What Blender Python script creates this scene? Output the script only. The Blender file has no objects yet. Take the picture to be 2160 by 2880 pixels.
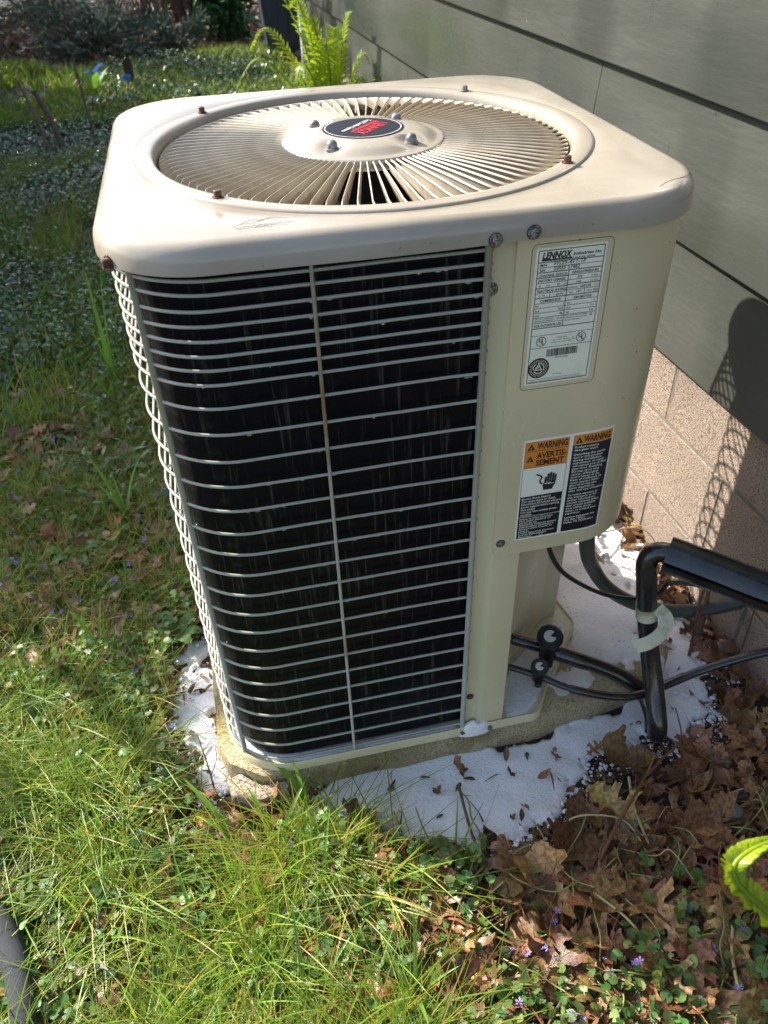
import bpy, math, random
import numpy as np
from mathutils import Vector, Matrix, noise as mnoise
from mathutils.geometry import delaunay_2d_cdt
random.seed(7); rng = np.random.default_rng(7)
D = bpy.data; SC = bpy.context.scene; COL = SC.collection
PI = math.pi
K = 0.7            # one model unit (the width of the unit's cover) in metres
Z0 = 1.49          # height of the cover's top above the ground, in model units
def W(x, y, z): return (x*K, y*K, (z+Z0)*K)

# ------------------------------------------------------------------ camera, sky, sun, exposure
cam = D.cameras.new('camera'); co = D.objects.new('camera', cam); COL.objects.link(co); SC.camera = co
co.location = W(0.1752, -1.2095, 0.4238)
co.rotation_euler = (0.8852, 0.0288, -0.2174)
cam.sensor_fit = 'VERTICAL'; cam.sensor_height = 36; cam.lens = 2213.8/2880*36
cam.clip_start = 0.02; cam.clip_end = 400
cam.dof.use_dof = True; cam.dof.focus_distance = 1.15; cam.dof.aperture_fstop = 8.5
AZ = math.radians(42); EL = math.radians(34.8)
ray = Vector((math.cos(AZ)*math.cos(EL), -math.sin(AZ)*math.cos(EL), -math.sin(EL)))
sun = D.lights.new('sun', 'SUN'); so = D.objects.new('sun', sun); COL.objects.link(so)
so.rotation_euler = ray.to_track_quat('-Z', 'Y').to_euler(); so.location = (-6, 6, 6)
sun.energy = 5.0; sun.angle = math.radians(0.53); sun.color = (1.0, 0.94, 0.84)
world = D.worlds.new('World'); SC.world = world; world.use_nodes = True
wn = world.node_tree.nodes; wl = world.node_tree.links
bgn = wn.get('Background') or wn.new('ShaderNodeBackground')
sky = wn.new('ShaderNodeTexSky'); sky.sky_type = 'NISHITA'; sky.sun_disc = False
sky.sun_elevation = EL; sky.sun_rotation = math.atan2(-ray.x, -ray.y)
sky.air_density = 1.0; sky.dust_density = 2.4; sky.ozone_density = 0.8
wl.new(sky.outputs[0], bgn.inputs[0]); bgn.inputs[1].default_value = 0.15
vs = SC.view_settings; vs.view_transform = 'Standard'; vs.look = 'None'; vs.exposure = 1.08; vs.gamma = 1; vs.use_curve_mapping = False
SC.cycles.max_bounces = 6; SC.cycles.transparent_max_bounces = 6

# ------------------------------------------------------------------ materials
def mat(name, col, rough=.5, col2=None, nscale=8., ndetail=4., nmin=.35, nmax=.65, metal=0., bump=0., bscale=60., bdist=.002,
        attr=False, trans=0., objrand=0., coat=0., spec=.5, roughvar=0., rscale=10., stretch=None, sss=0.):
    m = D.materials.new(name); m.use_nodes = True; nt = m.node_tree; N = nt.nodes; Lk = nt.links
    p = N['Principled BSDF']; out = N['Material Output']
    tc = N.new('ShaderNodeTexCoord'); src = tc.outputs['Object']
    if stretch:
        mp = N.new('ShaderNodeMapping'); mp.inputs['Scale'].default_value = stretch; Lk.new(src, mp.inputs[0]); src = mp.outputs[0]
    rgb = N.new('ShaderNodeRGB'); rgb.outputs[0].default_value = (*col, 1); c = rgb.outputs[0]
    if col2 is not None:
        nz = N.new('ShaderNodeTexNoise'); nz.inputs['Scale'].default_value = nscale; nz.inputs['Detail'].default_value = ndetail
        Lk.new(src, nz.inputs['Vector'])
        mr = N.new('ShaderNodeMapRange'); mr.inputs[1].default_value = nmin; mr.inputs[2].default_value = nmax; Lk.new(nz.outputs[0], mr.inputs[0])
        mx = N.new('ShaderNodeMix'); mx.data_type = 'RGBA'; Lk.new(mr.outputs[0], mx.inputs[0]); Lk.new(c, mx.inputs[6]); mx.inputs[7].default_value = (*col2, 1)
        c = mx.outputs[2]
    if attr:
        at = N.new('ShaderNodeAttribute'); at.attribute_name = 'tint'
        mx = N.new('ShaderNodeMix'); mx.data_type = 'RGBA'; mx.blend_type = 'MULTIPLY'; mx.inputs[0].default_value = 1
        Lk.new(c, mx.inputs[6]); Lk.new(at.outputs[0], mx.inputs[7]); c = mx.outputs[2]
    if objrand:
        oi = N.new('ShaderNodeObjectInfo'); hs = N.new('ShaderNodeHueSaturation')
        mr = N.new('ShaderNodeMapRange'); mr.inputs[3].default_value = 1-objrand; mr.inputs[4].default_value = 1+objrand; Lk.new(oi.outputs['Random'], mr.inputs[0])
        ma = N.new('ShaderNodeMath'); ma.operation = 'MULTIPLY'; ma.inputs[1].default_value = 7.31; Lk.new(oi.outputs['Random'], ma.inputs[0])
        mf = N.new('ShaderNodeMath'); mf.operation = 'FRACT'; Lk.new(ma.outputs[0], mf.inputs[0])
        mh = N.new('ShaderNodeMapRange'); mh.inputs[3].default_value = .5-.02*objrand*2; mh.inputs[4].default_value = .5+.035*objrand*2; Lk.new(mf.outputs[0], mh.inputs[0])
        Lk.new(mr.outputs[0], hs.inputs['Value']); Lk.new(mh.outputs[0], hs.inputs['Hue']); Lk.new(c, hs.inputs['Color']); c = hs.outputs[0]
    Lk.new(c, p.inputs['Base Color'])
    p.inputs['Roughness'].default_value = rough; p.inputs['Metallic'].default_value = metal
    p.inputs['Specular IOR Level'].default_value = spec; p.inputs['Coat Weight'].default_value = coat; p.inputs['Coat Roughness'].default_value = .08
    if sss: p.inputs['Subsurface Weight'].default_value = sss; p.inputs['Subsurface Radius'].default_value = (.01, .01, .01); p.inputs['Subsurface Scale'].default_value = .6
    if roughvar:
        nz = N.new('ShaderNodeTexNoise'); nz.inputs['Scale'].default_value = rscale; nz.inputs['Detail'].default_value = 5; Lk.new(src, nz.inputs['Vector'])
        mr = N.new('ShaderNodeMapRange'); mr.inputs[1].default_value = .35; mr.inputs[2].default_value = .65
        mr.inputs[3].default_value = max(.03, rough-roughvar); mr.inputs[4].default_value = rough+roughvar
        Lk.new(nz.outputs[0], mr.inputs[0]); Lk.new(mr.outputs[0], p.inputs['Roughness'])
    if bump:
        nz = N.new('ShaderNodeTexNoise'); nz.inputs['Scale'].default_value = bscale; nz.inputs['Detail'].default_value = 5; Lk.new(src, nz.inputs['Vector'])
        bp = N.new('ShaderNodeBump'); bp.inputs['Strength'].default_value = bump; bp.inputs['Distance'].default_value = bdist
        Lk.new(nz.outputs[0], bp.inputs['Height']); Lk.new(bp.outputs[0], p.inputs['Normal'])
    if trans:
        tr = N.new('ShaderNodeBsdfTranslucent'); Lk.new(c, tr.inputs[0])
        ms = N.new('ShaderNodeMixShader'); ms.inputs[0].default_value = trans; Lk.new(p.outputs[0], ms.inputs[1]); Lk.new(tr.outputs[0], ms.inputs[2]); Lk.new(ms.outputs[0], out.inputs[0])
    m['c'] = 1
    return m
def nodes(m): return m.node_tree.nodes, m.node_tree.links, m.node_tree.nodes['Principled BSDF']

M = {}
M['paint'] = mat('beige_paint_sun_toned', (.40,.358,.29), .19, (.345,.302,.235), nscale=7, ndetail=7, roughvar=.12, rscale=11, bump=.13, bscale=20, bdist=.004, coat=.2, spec=.4)  # sunlit copy of the cabinet paint, colour darkened against the sun on top
M['paint_shade_lifted'] = mat('beige_paint_shade_lifted', (.67,.60,.385), .34, (.60,.53,.33), nscale=6, roughvar=.14, rscale=9, bump=.08, bscale=30, bdist=.003, coat=.2, stretch=(1,1,.45))  # same paint as the cover, colour brightened to lift the shaded sides
M['vane'] = mat('vane_paint', (.50,.44,.34), .36, (.37,.31,.22), nscale=22, nmin=.45, nmax=.75, roughvar=.12, coat=.15)
M['wire'] = mat('grey_coated_wire', (.36,.37,.31), .35, (.33,.33,.28), nscale=30, roughvar=.1)
M['rustwire'] = mat('wire_with_rust', (.42,.42,.35), .42, (.30,.21,.11), nscale=7, nmin=.50, nmax=.62)
M['coil'] = mat('black_coil_fins', (.003,.0036,.0065), .34, (.115,.10,.078), nscale=190, ndetail=8, nmin=.57, nmax=.86, stretch=(1,1,.055), spec=.2)
M['dark'] = mat('dark_interior', (.012,.012,.013), .6)
M['motor'] = mat('motor_black', (.02,.02,.022), .45)
M['steel'] = mat('screw_steel', (.30,.29,.28), .38, (.06,.05,.045), nscale=300, nmin=.42, nmax=.62, metal=.6)
M['nut'] = mat('nut_galvanised', (.30,.30,.30), .42, (.15,.145,.14), nscale=160, metal=.35)
M['rust'] = mat('rusty_screw', (.06,.03,.018), .35, (.14,.06,.03), nscale=260, metal=.25)
M['washer'] = mat('black_washer', (.03,.03,.03), .5)
M['plate'] = mat('rating_plate_film', (.86,.87,.72), .45, (.78,.78,.62), nscale=30, nmin=.5, nmax=.8)
M['ink'] = mat('black_ink', (.012,.012,.014), .45)
M['inkblue'] = mat('blue_black_ink', (.009,.011,.022), .30)
M['orange'] = mat('orange_ink', (.72,.24,.03), .42)
M['white'] = mat('white_print', (.84,.85,.74), .45)
M['red'] = mat('red_print', (.62,.02,.04), .4)
M['badge'] = mat('badge_blue_black', (.005,.007,.018), .35, spec=.22)
M['bwhite'] = mat('badge_white', (.75,.75,.75), .4)
M['grime'] = mat('dark_grime_line', (.10,.075,.045), .6)
M['rubber'] = mat('black_rubber_insulation', (.010,.010,.012), .24, (.028,.026,.020), nscale=28, roughvar=.12, rscale=30, coat=.6, bump=.25, bscale=60, bdist=.002)
M['brass'] = mat('valve_black', (.009,.009,.010), .38, (.03,.03,.03), nscale=50)
M['vcap'] = mat('valve_face_label', (.55,.56,.45), .5)
M['conduit'] = mat('grey_conduit', (.075,.085,.075), .45, (.05,.06,.055), nscale=20)
M['cable'] = mat('thin_black_cable', (.02,.021,.023), .35)
M['tape'] = mat('cream_tape', (.55,.54,.38), .45, (.36,.29,.15), nscale=45, nmin=.5, nmax=.7)
M['siding'] = mat('green_grey_siding_paint', (.068,.074,.064), .40, (.057,.063,.054), nscale=3, roughvar=.20, rscale=3.5, bump=.35, bscale=45, bdist=.0035, stretch=(1,.35,1.6), spec=.35)
M['soil'] = mat('damp_soil', (.020,.014,.009), .75, (.045,.030,.018), nscale=14, bump=.6, bscale=40, bdist=.01)
M['mortar'] = mat('mortar', (.22,.19,.155), .9, (.14,.12,.095), nscale=30, bump=.5, bscale=90, bdist=.003)
M['bin'] = mat('bin_plastic', (.035,.050,.068), .4)
M['pipe'] = mat('pale_downspout', (.50,.54,.58), .4)
M['hose'] = mat('dark_hose_sleeve', (.050,.053,.062), .8, bump=1., bscale=900, bdist=.002)
M['grass'] = mat('grass_blades', (.225,.345,.035), .42, attr=True, trans=.46, spec=.4)
M['ivy'] = mat('ground_ivy_leaves', (.10,.20,.05), .40, (.145,.26,.07), nscale=60, attr=True, trans=.33, bump=.5, bscale=400, bdist=.001)
M['vinca'] = mat('low_evergreen_leaves', (.085,.145,.065), .24, attr=True, trans=.2)
M['violet'] = mat('violet_petals', (.30,.24,.72), .5, attr=True, trans=.3)
M['litter'] = mat('dead_leaf_litter', (.26,.145,.07), .36, (.125,.062,.03), nscale=25, attr=True, trans=.18, bump=.4, bscale=160, bdist=.002)
M['juniper'] = mat('juniper_needles', (.055,.105,.055), .5, attr=True, trans=.1)
M['hedge'] = mat('hedge_leaves', (.06,.11,.035), .5, attr=True, trans=.2)
M['bark'] = mat('twig_bark', (.15,.095,.060), .7, (.09,.06,.04), nscale=30)
M['redtwig'] = mat('red_brown_twig', (.20,.085,.045), .5, (.12,.05,.03), nscale=40)
M['straw'] = mat('straw', (.48,.39,.20), .5)
M['fern'] = mat('fern_green', (.30,.46,.035), .42, (.22,.38,.03), nscale=20, attr=True, trans=.45)
M['broad'] = mat('broad_grass', (.22,.42,.05), .34, (.17,.34,.05), nscale=8, trans=.42)
M['weed'] = mat('weed_leaves', (.10,.20,.05), .5, (.14,.26,.07), nscale=40, trans=.3, bump=.4, bscale=200)
M['bluepetal'] = mat('blue_petals', (.05,.17,.55), .6)
M['yellow'] = mat('dandelion_yellow', (.80,.55,.02), .5)
M['stone'] = mat('blue_grey_stone', (.16,.19,.19), .6, (.27,.29,.27), nscale=18, bump=.5, bscale=40)
M['scrap'] = mat('brown_scrap', (.05,.025,.015), .5)
M['cedar'] = mat('dry_cedar', (.42,.31,.15), .6, (.22,.20,.09), nscale=30, trans=.1)
M['orangeleaf'] = mat('orange_leaf', (.62,.27,.03), .45, (.42,.15,.02), nscale=30, trans=.35)
# foam: white froth with small bubbles and pits
def foam_mat(name, dirt):
    m = mat(name, (.88,.90,.92), .35, sss=.3); N, Lk, p = nodes(m)
    tc = N.new('ShaderNodeTexCoord')
    n1 = N.new('ShaderNodeTexVoronoi'); n1.feature = 'SMOOTH_F1'; n1.inputs['Scale'].default_value = 150; n1.inputs['Detail'].default_value = 2; n1.inputs['Roughness'].default_value = .7
    vo = N.new('ShaderNodeTexVoronoi'); vo.inputs['Scale'].default_value = 105; vo.inputs['Randomness'].default_value = 1
    Lk.new(tc.outputs['Object'], n1.inputs['Vector']); Lk.new(tc.outputs['Object'], vo.inputs['Vector'])
    n2 = N.new('ShaderNodeTexNoise'); n2.inputs['Scale'].default_value = 9; n2.inputs['Detail'].default_value = 4; Lk.new(tc.outputs['Object'], n2.inputs['Vector'])
    a = N.new('ShaderNodeMapRange'); a.inputs[1].default_value = .05; a.inputs[2].default_value = .30; a.inputs[3].default_value = 1; a.inputs[4].default_value = 0; Lk.new(vo.outputs['Distance'], a.inputs[0])
    b = N.new('ShaderNodeMapRange'); b.inputs[1].default_value = .50; b.inputs[2].default_value = .68; Lk.new(n2.outputs[0], b.inputs[0])
    mu = N.new('ShaderNodeMath'); mu.operation = 'MULTIPLY'; Lk.new(a.outputs[0], mu.inputs[0]); Lk.new(b.outputs[0], mu.inputs[1])
    mu2 = N.new('ShaderNodeMath'); mu2.operation = 'MULTIPLY'; mu2.inputs[1].default_value = dirt; Lk.new(mu.outputs[0], mu2.inputs[0])
    mx = N.new('ShaderNodeMix'); mx.data_type = 'RGBA'; Lk.new(mu2.outputs[0], mx.inputs[0]); mx.inputs[6].default_value = (.88,.90,.92,1); mx.inputs[7].default_value = (.10,.08,.055,1)
    c = N.new('ShaderNodeMapRange'); c.inputs[1].default_value = .40; c.inputs[2].default_value = .62; c.inputs[3].default_value = 0; c.inputs[4].default_value = .55*(dirt if dirt > .9 else .25)
    n3 = N.new('ShaderNodeTexNoise'); n3.inputs['Scale'].default_value = 5; n3.inputs['Detail'].default_value = 6; Lk.new(tc.outputs['Object'], n3.inputs['Vector']); Lk.new(n3.outputs[0], c.inputs[0])
    mx2 = N.new('ShaderNodeMix'); mx2.data_type = 'RGBA'; Lk.new(c.outputs[0], mx2.inputs[0]); Lk.new(mx.outputs[2], mx2.inputs[6]); mx2.inputs[7].default_value = (.40,.37,.30,1)
    Lk.new(mx2.outputs[2], p.inputs['Base Color'])
    ng = N.new('ShaderNodeMath'); ng.operation = 'MULTIPLY'; ng.inputs[1].default_value = -.8; Lk.new(n1.outputs['Distance'], ng.inputs[0])
    ad = N.new('ShaderNodeMath'); ad.operation = 'SUBTRACT'; Lk.new(ng.outputs[0], ad.inputs[0]); Lk.new(mu.outputs[0], ad.inputs[1])
    bp = N.new('ShaderNodeBump'); bp.inputs['Strength'].default_value = .4; bp.inputs['Distance'].default_value = .004; Lk.new(ad.outputs[0], bp.inputs['Height']); Lk.new(bp.outputs[0], p.inputs['Normal'])
    return m
M['foam'] = foam_mat('white_foam', .5); M['foamdirty'] = foam_mat('thin_dirty_foam', 1.0)
# pitted concrete block, mossy pad
def pit_mat(name, c1, c2, pits, scale, moss=None):
    m = mat(name, c1, .85, c2, nscale=5, ndetail=8, nmin=.3, nmax=.7, objrand=.07); N, Lk, p = nodes(m)
    tc = N.new('ShaderNodeTexCoord')
    vo = N.new('ShaderNodeTexNoise'); vo.inputs['Scale'].default_value = scale; vo.inputs['Detail'].default_value = 3; Lk.new(tc.outputs['Object'], vo.inputs['Vector'])
    a = N.new('ShaderNodeMapRange'); a.inputs[1].default_value = .36; a.inputs[2].default_value = .48; Lk.new(vo.outputs[0], a.inputs[0])
    old = p.inputs['Base Color'].links[0].from_socket
    mx = N.new('ShaderNodeMix'); mx.data_type = 'RGBA'; Lk.new(a.outputs[0], mx.inputs[0]); mx.inputs[6].default_value = (*pits, 1); Lk.new(old, mx.inputs[7]); c = mx.outputs[2]
    if moss:
        n2 = N.new('ShaderNodeTexNoise'); n2.inputs['Scale'].default_value = 7; n2.inputs['Detail'].default_value = 7; Lk.new(tc.outputs['Object'], n2.inputs['Vector'])
        b = N.new('ShaderNodeMapRange'); b.inputs[1].default_value = .50; b.inputs[2].default_value = .64; Lk.new(n2.outputs[0], b.inputs[0])
        m3 = N.new('ShaderNodeMix'); m3.data_type = 'RGBA'; Lk.new(b.outputs[0], m3.inputs[0]); Lk.new(c, m3.inputs[6]); m3.inputs[7].default_value = (*moss, 1); c = m3.outputs[2]
    Lk.new(c, p.inputs['Base Color'])
    bp = N.new('ShaderNodeBump'); bp.inputs['Strength'].default_value = .9; bp.inputs['Distance'].default_value = .003; Lk.new(a.outputs[0], bp.inputs['Height']); Lk.new(bp.outputs[0], p.inputs['Normal'])
    return m
M['block'] = pit_mat('pitted_concrete_block', (.37,.29,.23), (.28,.22,.175), (.19,.14,.11), 300)
M['pad'] = pit_mat('mossy_concrete_pad', (.56,.46,.28), (.36,.275,.15), (.42,.32,.19), 230, moss=(.27,.22,.09))
M['padstone'] = pit_mat('sandy_broken_stone', (.48,.40,.31), (.38,.30,.22), (.28,.22,.15), 230)

# ------------------------------------------------------------------ mesh helpers
def tri_mesh(name, V, F, tint=None, smooth=False):
    V = np.ascontiguousarray(V, dtype=np.float32); F = np.ascontiguousarray(F, dtype=np.int32)
    me = D.meshes.new(name); n = F.shape[1]
    me.vertices.add(len(V)); me.vertices.foreach_set('co', V.ravel())
    me.loops.add(F.size); me.loops.foreach_set('vertex_index', F.ravel())
    me.polygons.add(len(F)); me.polygons.foreach_set('loop_start', np.arange(0, F.size, n, dtype=np.int32)); me.polygons.foreach_set('loop_total', np.full(len(F), n, dtype=np.int32))
    if smooth: me.polygons.foreach_set('use_smooth', np.ones(len(F), dtype=bool))
    me.update(calc_edges=True)
    if tint is not None:
        a = me.attributes.new('tint', 'FLOAT_COLOR', 'POINT')
        t = np.ones((len(V), 4), dtype=np.float32); t[:, :3] = tint; a.data.foreach_set('color', t.ravel())
    return me
def wnp(V):
    V = np.asarray(V, dtype=np.float64).copy(); V[:, 2] += Z0; return V*K
class MB:
    def __init__(s): s.v = []; s.f = []
    def add(s, vs, fs):
        b = len(s.v); s.v += [tuple(v) for v in vs]; s.f += [tuple(b+i for i in f) for f in fs]; return s
    def box(s, x0, x1, y0, y1, z0, z1, bev=0):
        if bev <= 0:
            v = [(x, y, z) for z in (z0, z1) for y in (y0, y1) for x in (x0, x1)]
            return s.add(v, [(0,2,3,1),(4,5,7,6),(0,1,5,4),(2,6,7,3),(0,4,6,2),(1,3,7,5)])
        b = bev; vv = []
        for z, i in ((z0, b), (z0+b, 0), (z1-b, 0), (z1, b)):
            X0, X1, Y0, Y1 = x0+i, x1-i, y0+i, y1-i
            vv += [(X0+b,Y0,z),(X1-b,Y0,z),(X1,Y0+b,z),(X1,Y1-b,z),(X1-b,Y1,z),(X0+b,Y1,z),(X0,Y1-b,z),(X0,Y0+b,z)]
        fs = [tuple(range(7,-1,-1)), tuple(range(24,32))]
        for k in range(3): fs += [(k*8+i, k*8+(i+1)%8, (k+1)*8+(i+1)%8, (k+1)*8+i) for i in range(8)]
        return s.add(vv, fs)
    def grid(s, rows, closed=False):
        n = len(rows[0]); v = [p for r in rows for p in r]; f = []
        for i in range(len(rows)-1):
            for j in range(n if closed else n-1):
                f.append((i*n+j, i*n+(j+1)%n, (i+1)*n+(j+1)%n, (i+1)*n+j))
        return s.add(v, f)
    def tube(s, pts, r, n=8, cap=True, rf=None):
        P = [Vector(p) for p in pts]; rows = []; up = None
        for i, p in enumerate(P):
            t = (P[min(i+1, len(P)-1)]-P[max(i-1, 0)]).normalized()
            if up is None:
                up = Vector((0, 0, 1)) if abs(t.z) < .9 else Vector((1, 0, 0))
            up = (up - t*up.dot(t)).normalized(); sd = t.cross(up)
            rr = rf(i/(len(P)-1)) if rf else r
            rows.append([p + (up*math.cos(a)+sd*math.sin(a))*rr for a in [2*PI*k/n for k in range(n)]])
        b = len(s.v); s.grid(rows, closed=True)
        if cap: s.f.append(tuple(b+i for i in range(n))); s.f.append(tuple(b+(len(P)-1)*n+i for i in range(n-1, -1, -1)))
        return s
    def lathe(s, prof, c, n=96, zmod=None):
        rows = []
        for r, z in prof:
            rows.append([(c[0]+r*math.cos(2*PI*k/n), c[1]+r*math.sin(2*PI*k/n), (z if not zmod else zmod(r, z, 2*PI*k/n))) for k in range(n)])
        return s.grid(rows, closed=True)
    def prism(s, poly, z0, z1):
        n = len(poly); v = [(x, y, z0) for x, y in poly]+[(x, y, z1) for x, y in poly]
        return s.add(v, [tuple(range(n-1,-1,-1)), tuple(range(n, 2*n))]+[(i, (i+1)%n, n+(i+1)%n, n+i) for i in range(n)])
    def mesh(s, name, smooth=False):
        me = D.meshes.new(name); me.from_pydata([W(*v) for v in s.v], [], s.f); me.update()
        if smooth: me.polygons.foreach_set('use_smooth', [True]*len(me.polygons))
        return me
def link(name, me, m=None, parent=None, smooth_angle=None):
    if m is not None and len(me.materials) == 0: me.materials.append(m)
    o = D.objects.new(name, me); COL.objects.link(o)
    if parent is not None:
        o.parent = parent
        o.matrix_parent_inverse = parent_inv(parent)
    return o
def parent_inv(p):
    mtx = Matrix.Identity(4); q = p
    while q is not None:
        mtx = (Matrix.Translation(q.location) @ q.rotation_euler.to_matrix().to_4x4()) @ (q.matrix_parent_inverse if q.parent else Matrix.Identity(4)) if False else mtx
        q = q.parent
    return chain(p).inverted()
def chain(p):
    loc = Matrix.LocRotScale(p.location, p.rotation_euler, p.scale)
    return chain(p.parent) @ p.matrix_parent_inverse @ loc if p.parent else loc
def part(name, mb, m, parent, smooth=False, label=None):
    me = mb.mesh(name, smooth) if isinstance(mb, MB) else mb
    o = link(name, me, m, parent)
    if smooth == 'auto': pass
    if label: o['label'] = label
    return o
def thing(name, label, cat, loc, group=None):
    o = D.objects.new(name, None); COL.objects.link(o); o.location = W(*loc); o.empty_display_size = .05
    o['label'] = label; o['category'] = cat
    if group: o['group'] = group
    return o
def tag(o, label=None, cat=None, group=None, kind=None):
    if label: o['label'] = label
    if cat: o['category'] = cat
    if group: o['group'] = group
    if kind: o['kind'] = kind
    return o
def smooth_angle(o, ang=35):
    me = o.data; me.polygons.foreach_set('use_smooth', [True]*len(me.polygons)); me.set_sharp_from_angle(angle=math.radians(ang)); return o
def spline(pts, n=8):
    P = [Vector(p) for p in pts]; out = []
    for i in range(len(P)-1):
        a, b, c, d = P[max(i-1, 0)], P[i], P[i+1], P[min(i+2, len(P)-1)]
        for k in range(n):
            t = k/n; out.append(.5*((2*b)+(c-a)*t+(2*a-5*b+4*c-d)*t*t+(3*b-a-3*c+d)*t**3))
    out.append(P[-1]); return out
def rot_mats(az, tilt, roll):
    """N rotation matrices: Z(az) @ X(tilt) @ Y(roll)"""
    n = len(az); ca, sa, ct, st, cr, sr = np.cos(az), np.sin(az), np.cos(tilt), np.sin(tilt), np.cos(roll), np.sin(roll)
    A = np.zeros((n,3,3)); A[:,0,0]=ca; A[:,0,1]=-sa; A[:,1,0]=sa; A[:,1,1]=ca; A[:,2,2]=1
    B = np.zeros((n,3,3)); B[:,0,0]=1; B[:,1,1]=ct; B[:,1,2]=-st; B[:,2,1]=st; B[:,2,2]=ct
    C = np.zeros((n,3,3)); C[:,0,0]=cr; C[:,0,2]=sr; C[:,1,1]=1; C[:,2,0]=-sr; C[:,2,2]=cr
    return A @ B @ C
def scatter(V, F, pos, R, scale, tint):
    """copies of one small template (V, F) gathered into arrays"""
    V = np.asarray(V, float); F = np.asarray(F, int); n = len(pos)
    P = np.einsum('nij,vj->nvi', R, V)*np.asarray(scale).reshape(-1,1,1) + pos[:,None,:]
    FF = F[None]+(np.arange(n)*len(V))[:,None,None]
    T = np.repeat(tint[:,None,:], len(V), axis=1)
    return P.reshape(-1,3), FF.reshape(-1,F.shape[1]), T.reshape(-1,3)
def merge(parts):
    V=[];F=[];T=[];b=0
    for v,f,t in parts: V.append(v);F.append(f+b);T.append(t);b+=len(v)
    return np.concatenate(V),np.concatenate(F),np.concatenate(T)
def stuff(name, parts, m, smooth=False):
    V,F,T = merge(parts); me = tri_mesh(name, wnp(V), F, T, smooth); me.materials.append(m)
    o = D.objects.new(name, me); COL.objects.link(o); o['kind'] = 'stuff'; return o
def inpoly(x, y, poly):
    x = np.asarray(x); y = np.asarray(y); c = np.zeros(x.shape, bool); n = len(poly)
    for i in range(n):
        x1,y1 = poly[i]; x2,y2 = poly[(i+1)%n]
        k = ((y1>y)!=(y2>y)) & (x < (x2-x1)*(y-y1)/((y2-y1) if y2!=y1 else 1e-9)+x1); c ^= k
    return c
def polydist(x, y, poly):
    """signed distance, positive inside"""
    d = np.full(x.shape, 1e9); n = len(poly)
    for i in range(n):
        a = np.array(poly[i]); b = np.array(poly[(i+1)%n]); e = b-a; L2 = e@e+1e-12
        t = np.clip(((x-a[0])*e[0]+(y-a[1])*e[1])/L2, 0, 1)
        d = np.minimum(d, np.hypot(x-a[0]-t*e[0], y-a[1]-t*e[1]))
    return np.where(inpoly(x, y, poly), d, -d)
def vnoise(x, y, s, seed=0):
    """smooth value noise on arrays"""
    g = np.random.default_rng(seed+11).random((256,256)); X = np.asarray(x)*s+1000.; Y = np.asarray(y)*s+1000.
    i = np.floor(X).astype(int); j = np.floor(Y).astype(int); u = X-i; v = Y-j; u = u*u*(3-2*u); v = v*v*(3-2*v)
    a = g[i%256,j%256]; b = g[(i+1)%256,j%256]; c = g[i%256,(j+1)%256]; d = g[(i+1)%256,(j+1)%256]
    return (a*(1-u)+b*u)*(1-v)+(c*(1-u)+d*u)*v
def fbm(x, y, s, seed=0, o=4): return sum(vnoise(x, y, s*2**k, seed+k)*.5**k for k in range(o))/sum(.5**k for k in range(o))

# ------------------------------------------------------------------ ground
G = -Z0
def gz(x, y):
    x = np.asarray(x, float); y = np.asarray(y, float)
    h = (fbm(x, y, 1.6, 3)-.5)*.07 + (fbm(x, y, 9, 5, 2)-.5)*.012
    near = np.clip(np.maximum(np.maximum(-x-.05, x-1.35), np.maximum(-y-.05, y-1.1))/.5, 0, 1)
    return G + h*(.12+.88*near)
def axis(a, b, fine0, fine1, step):
    pts = list(np.arange(fine0, fine1+1e-6, step)); s = step; p = fine0
    lo = []
    while p > a: s *= 1.25; p -= s; lo.append(max(p, a))
    s = step; p = fine1; hi = []
    while p < b: s *= 1.25; p += s; hi.append(min(p, b))
    return np.array(lo[::-1]+pts+hi)
gx = axis(-120, 120, -3, 2.2, .05); gy = axis(-60, 160, -1.4, 5, .05)
XX, YY = np.meshgrid(gx, gy); ZZ = gz(XX, YY)
nx = len(gx); idx = np.arange(len(gx)*len(gy)).reshape(len(gy), nx)
Fq = np.stack([idx[:-1,:-1].ravel(), idx[:-1,1:].ravel(), idx[1:,1:].ravel(), idx[1:,:-1].ravel()], 1)
me = tri_mesh('ground', wnp(np.stack([XX.ravel(), YY.ravel(), ZZ.ravel()], 1)), Fq, smooth=True); me.materials.append(M['soil'])
tag(link('ground', me), 'dark damp soil under grass and leaf litter', kind='structure')

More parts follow.
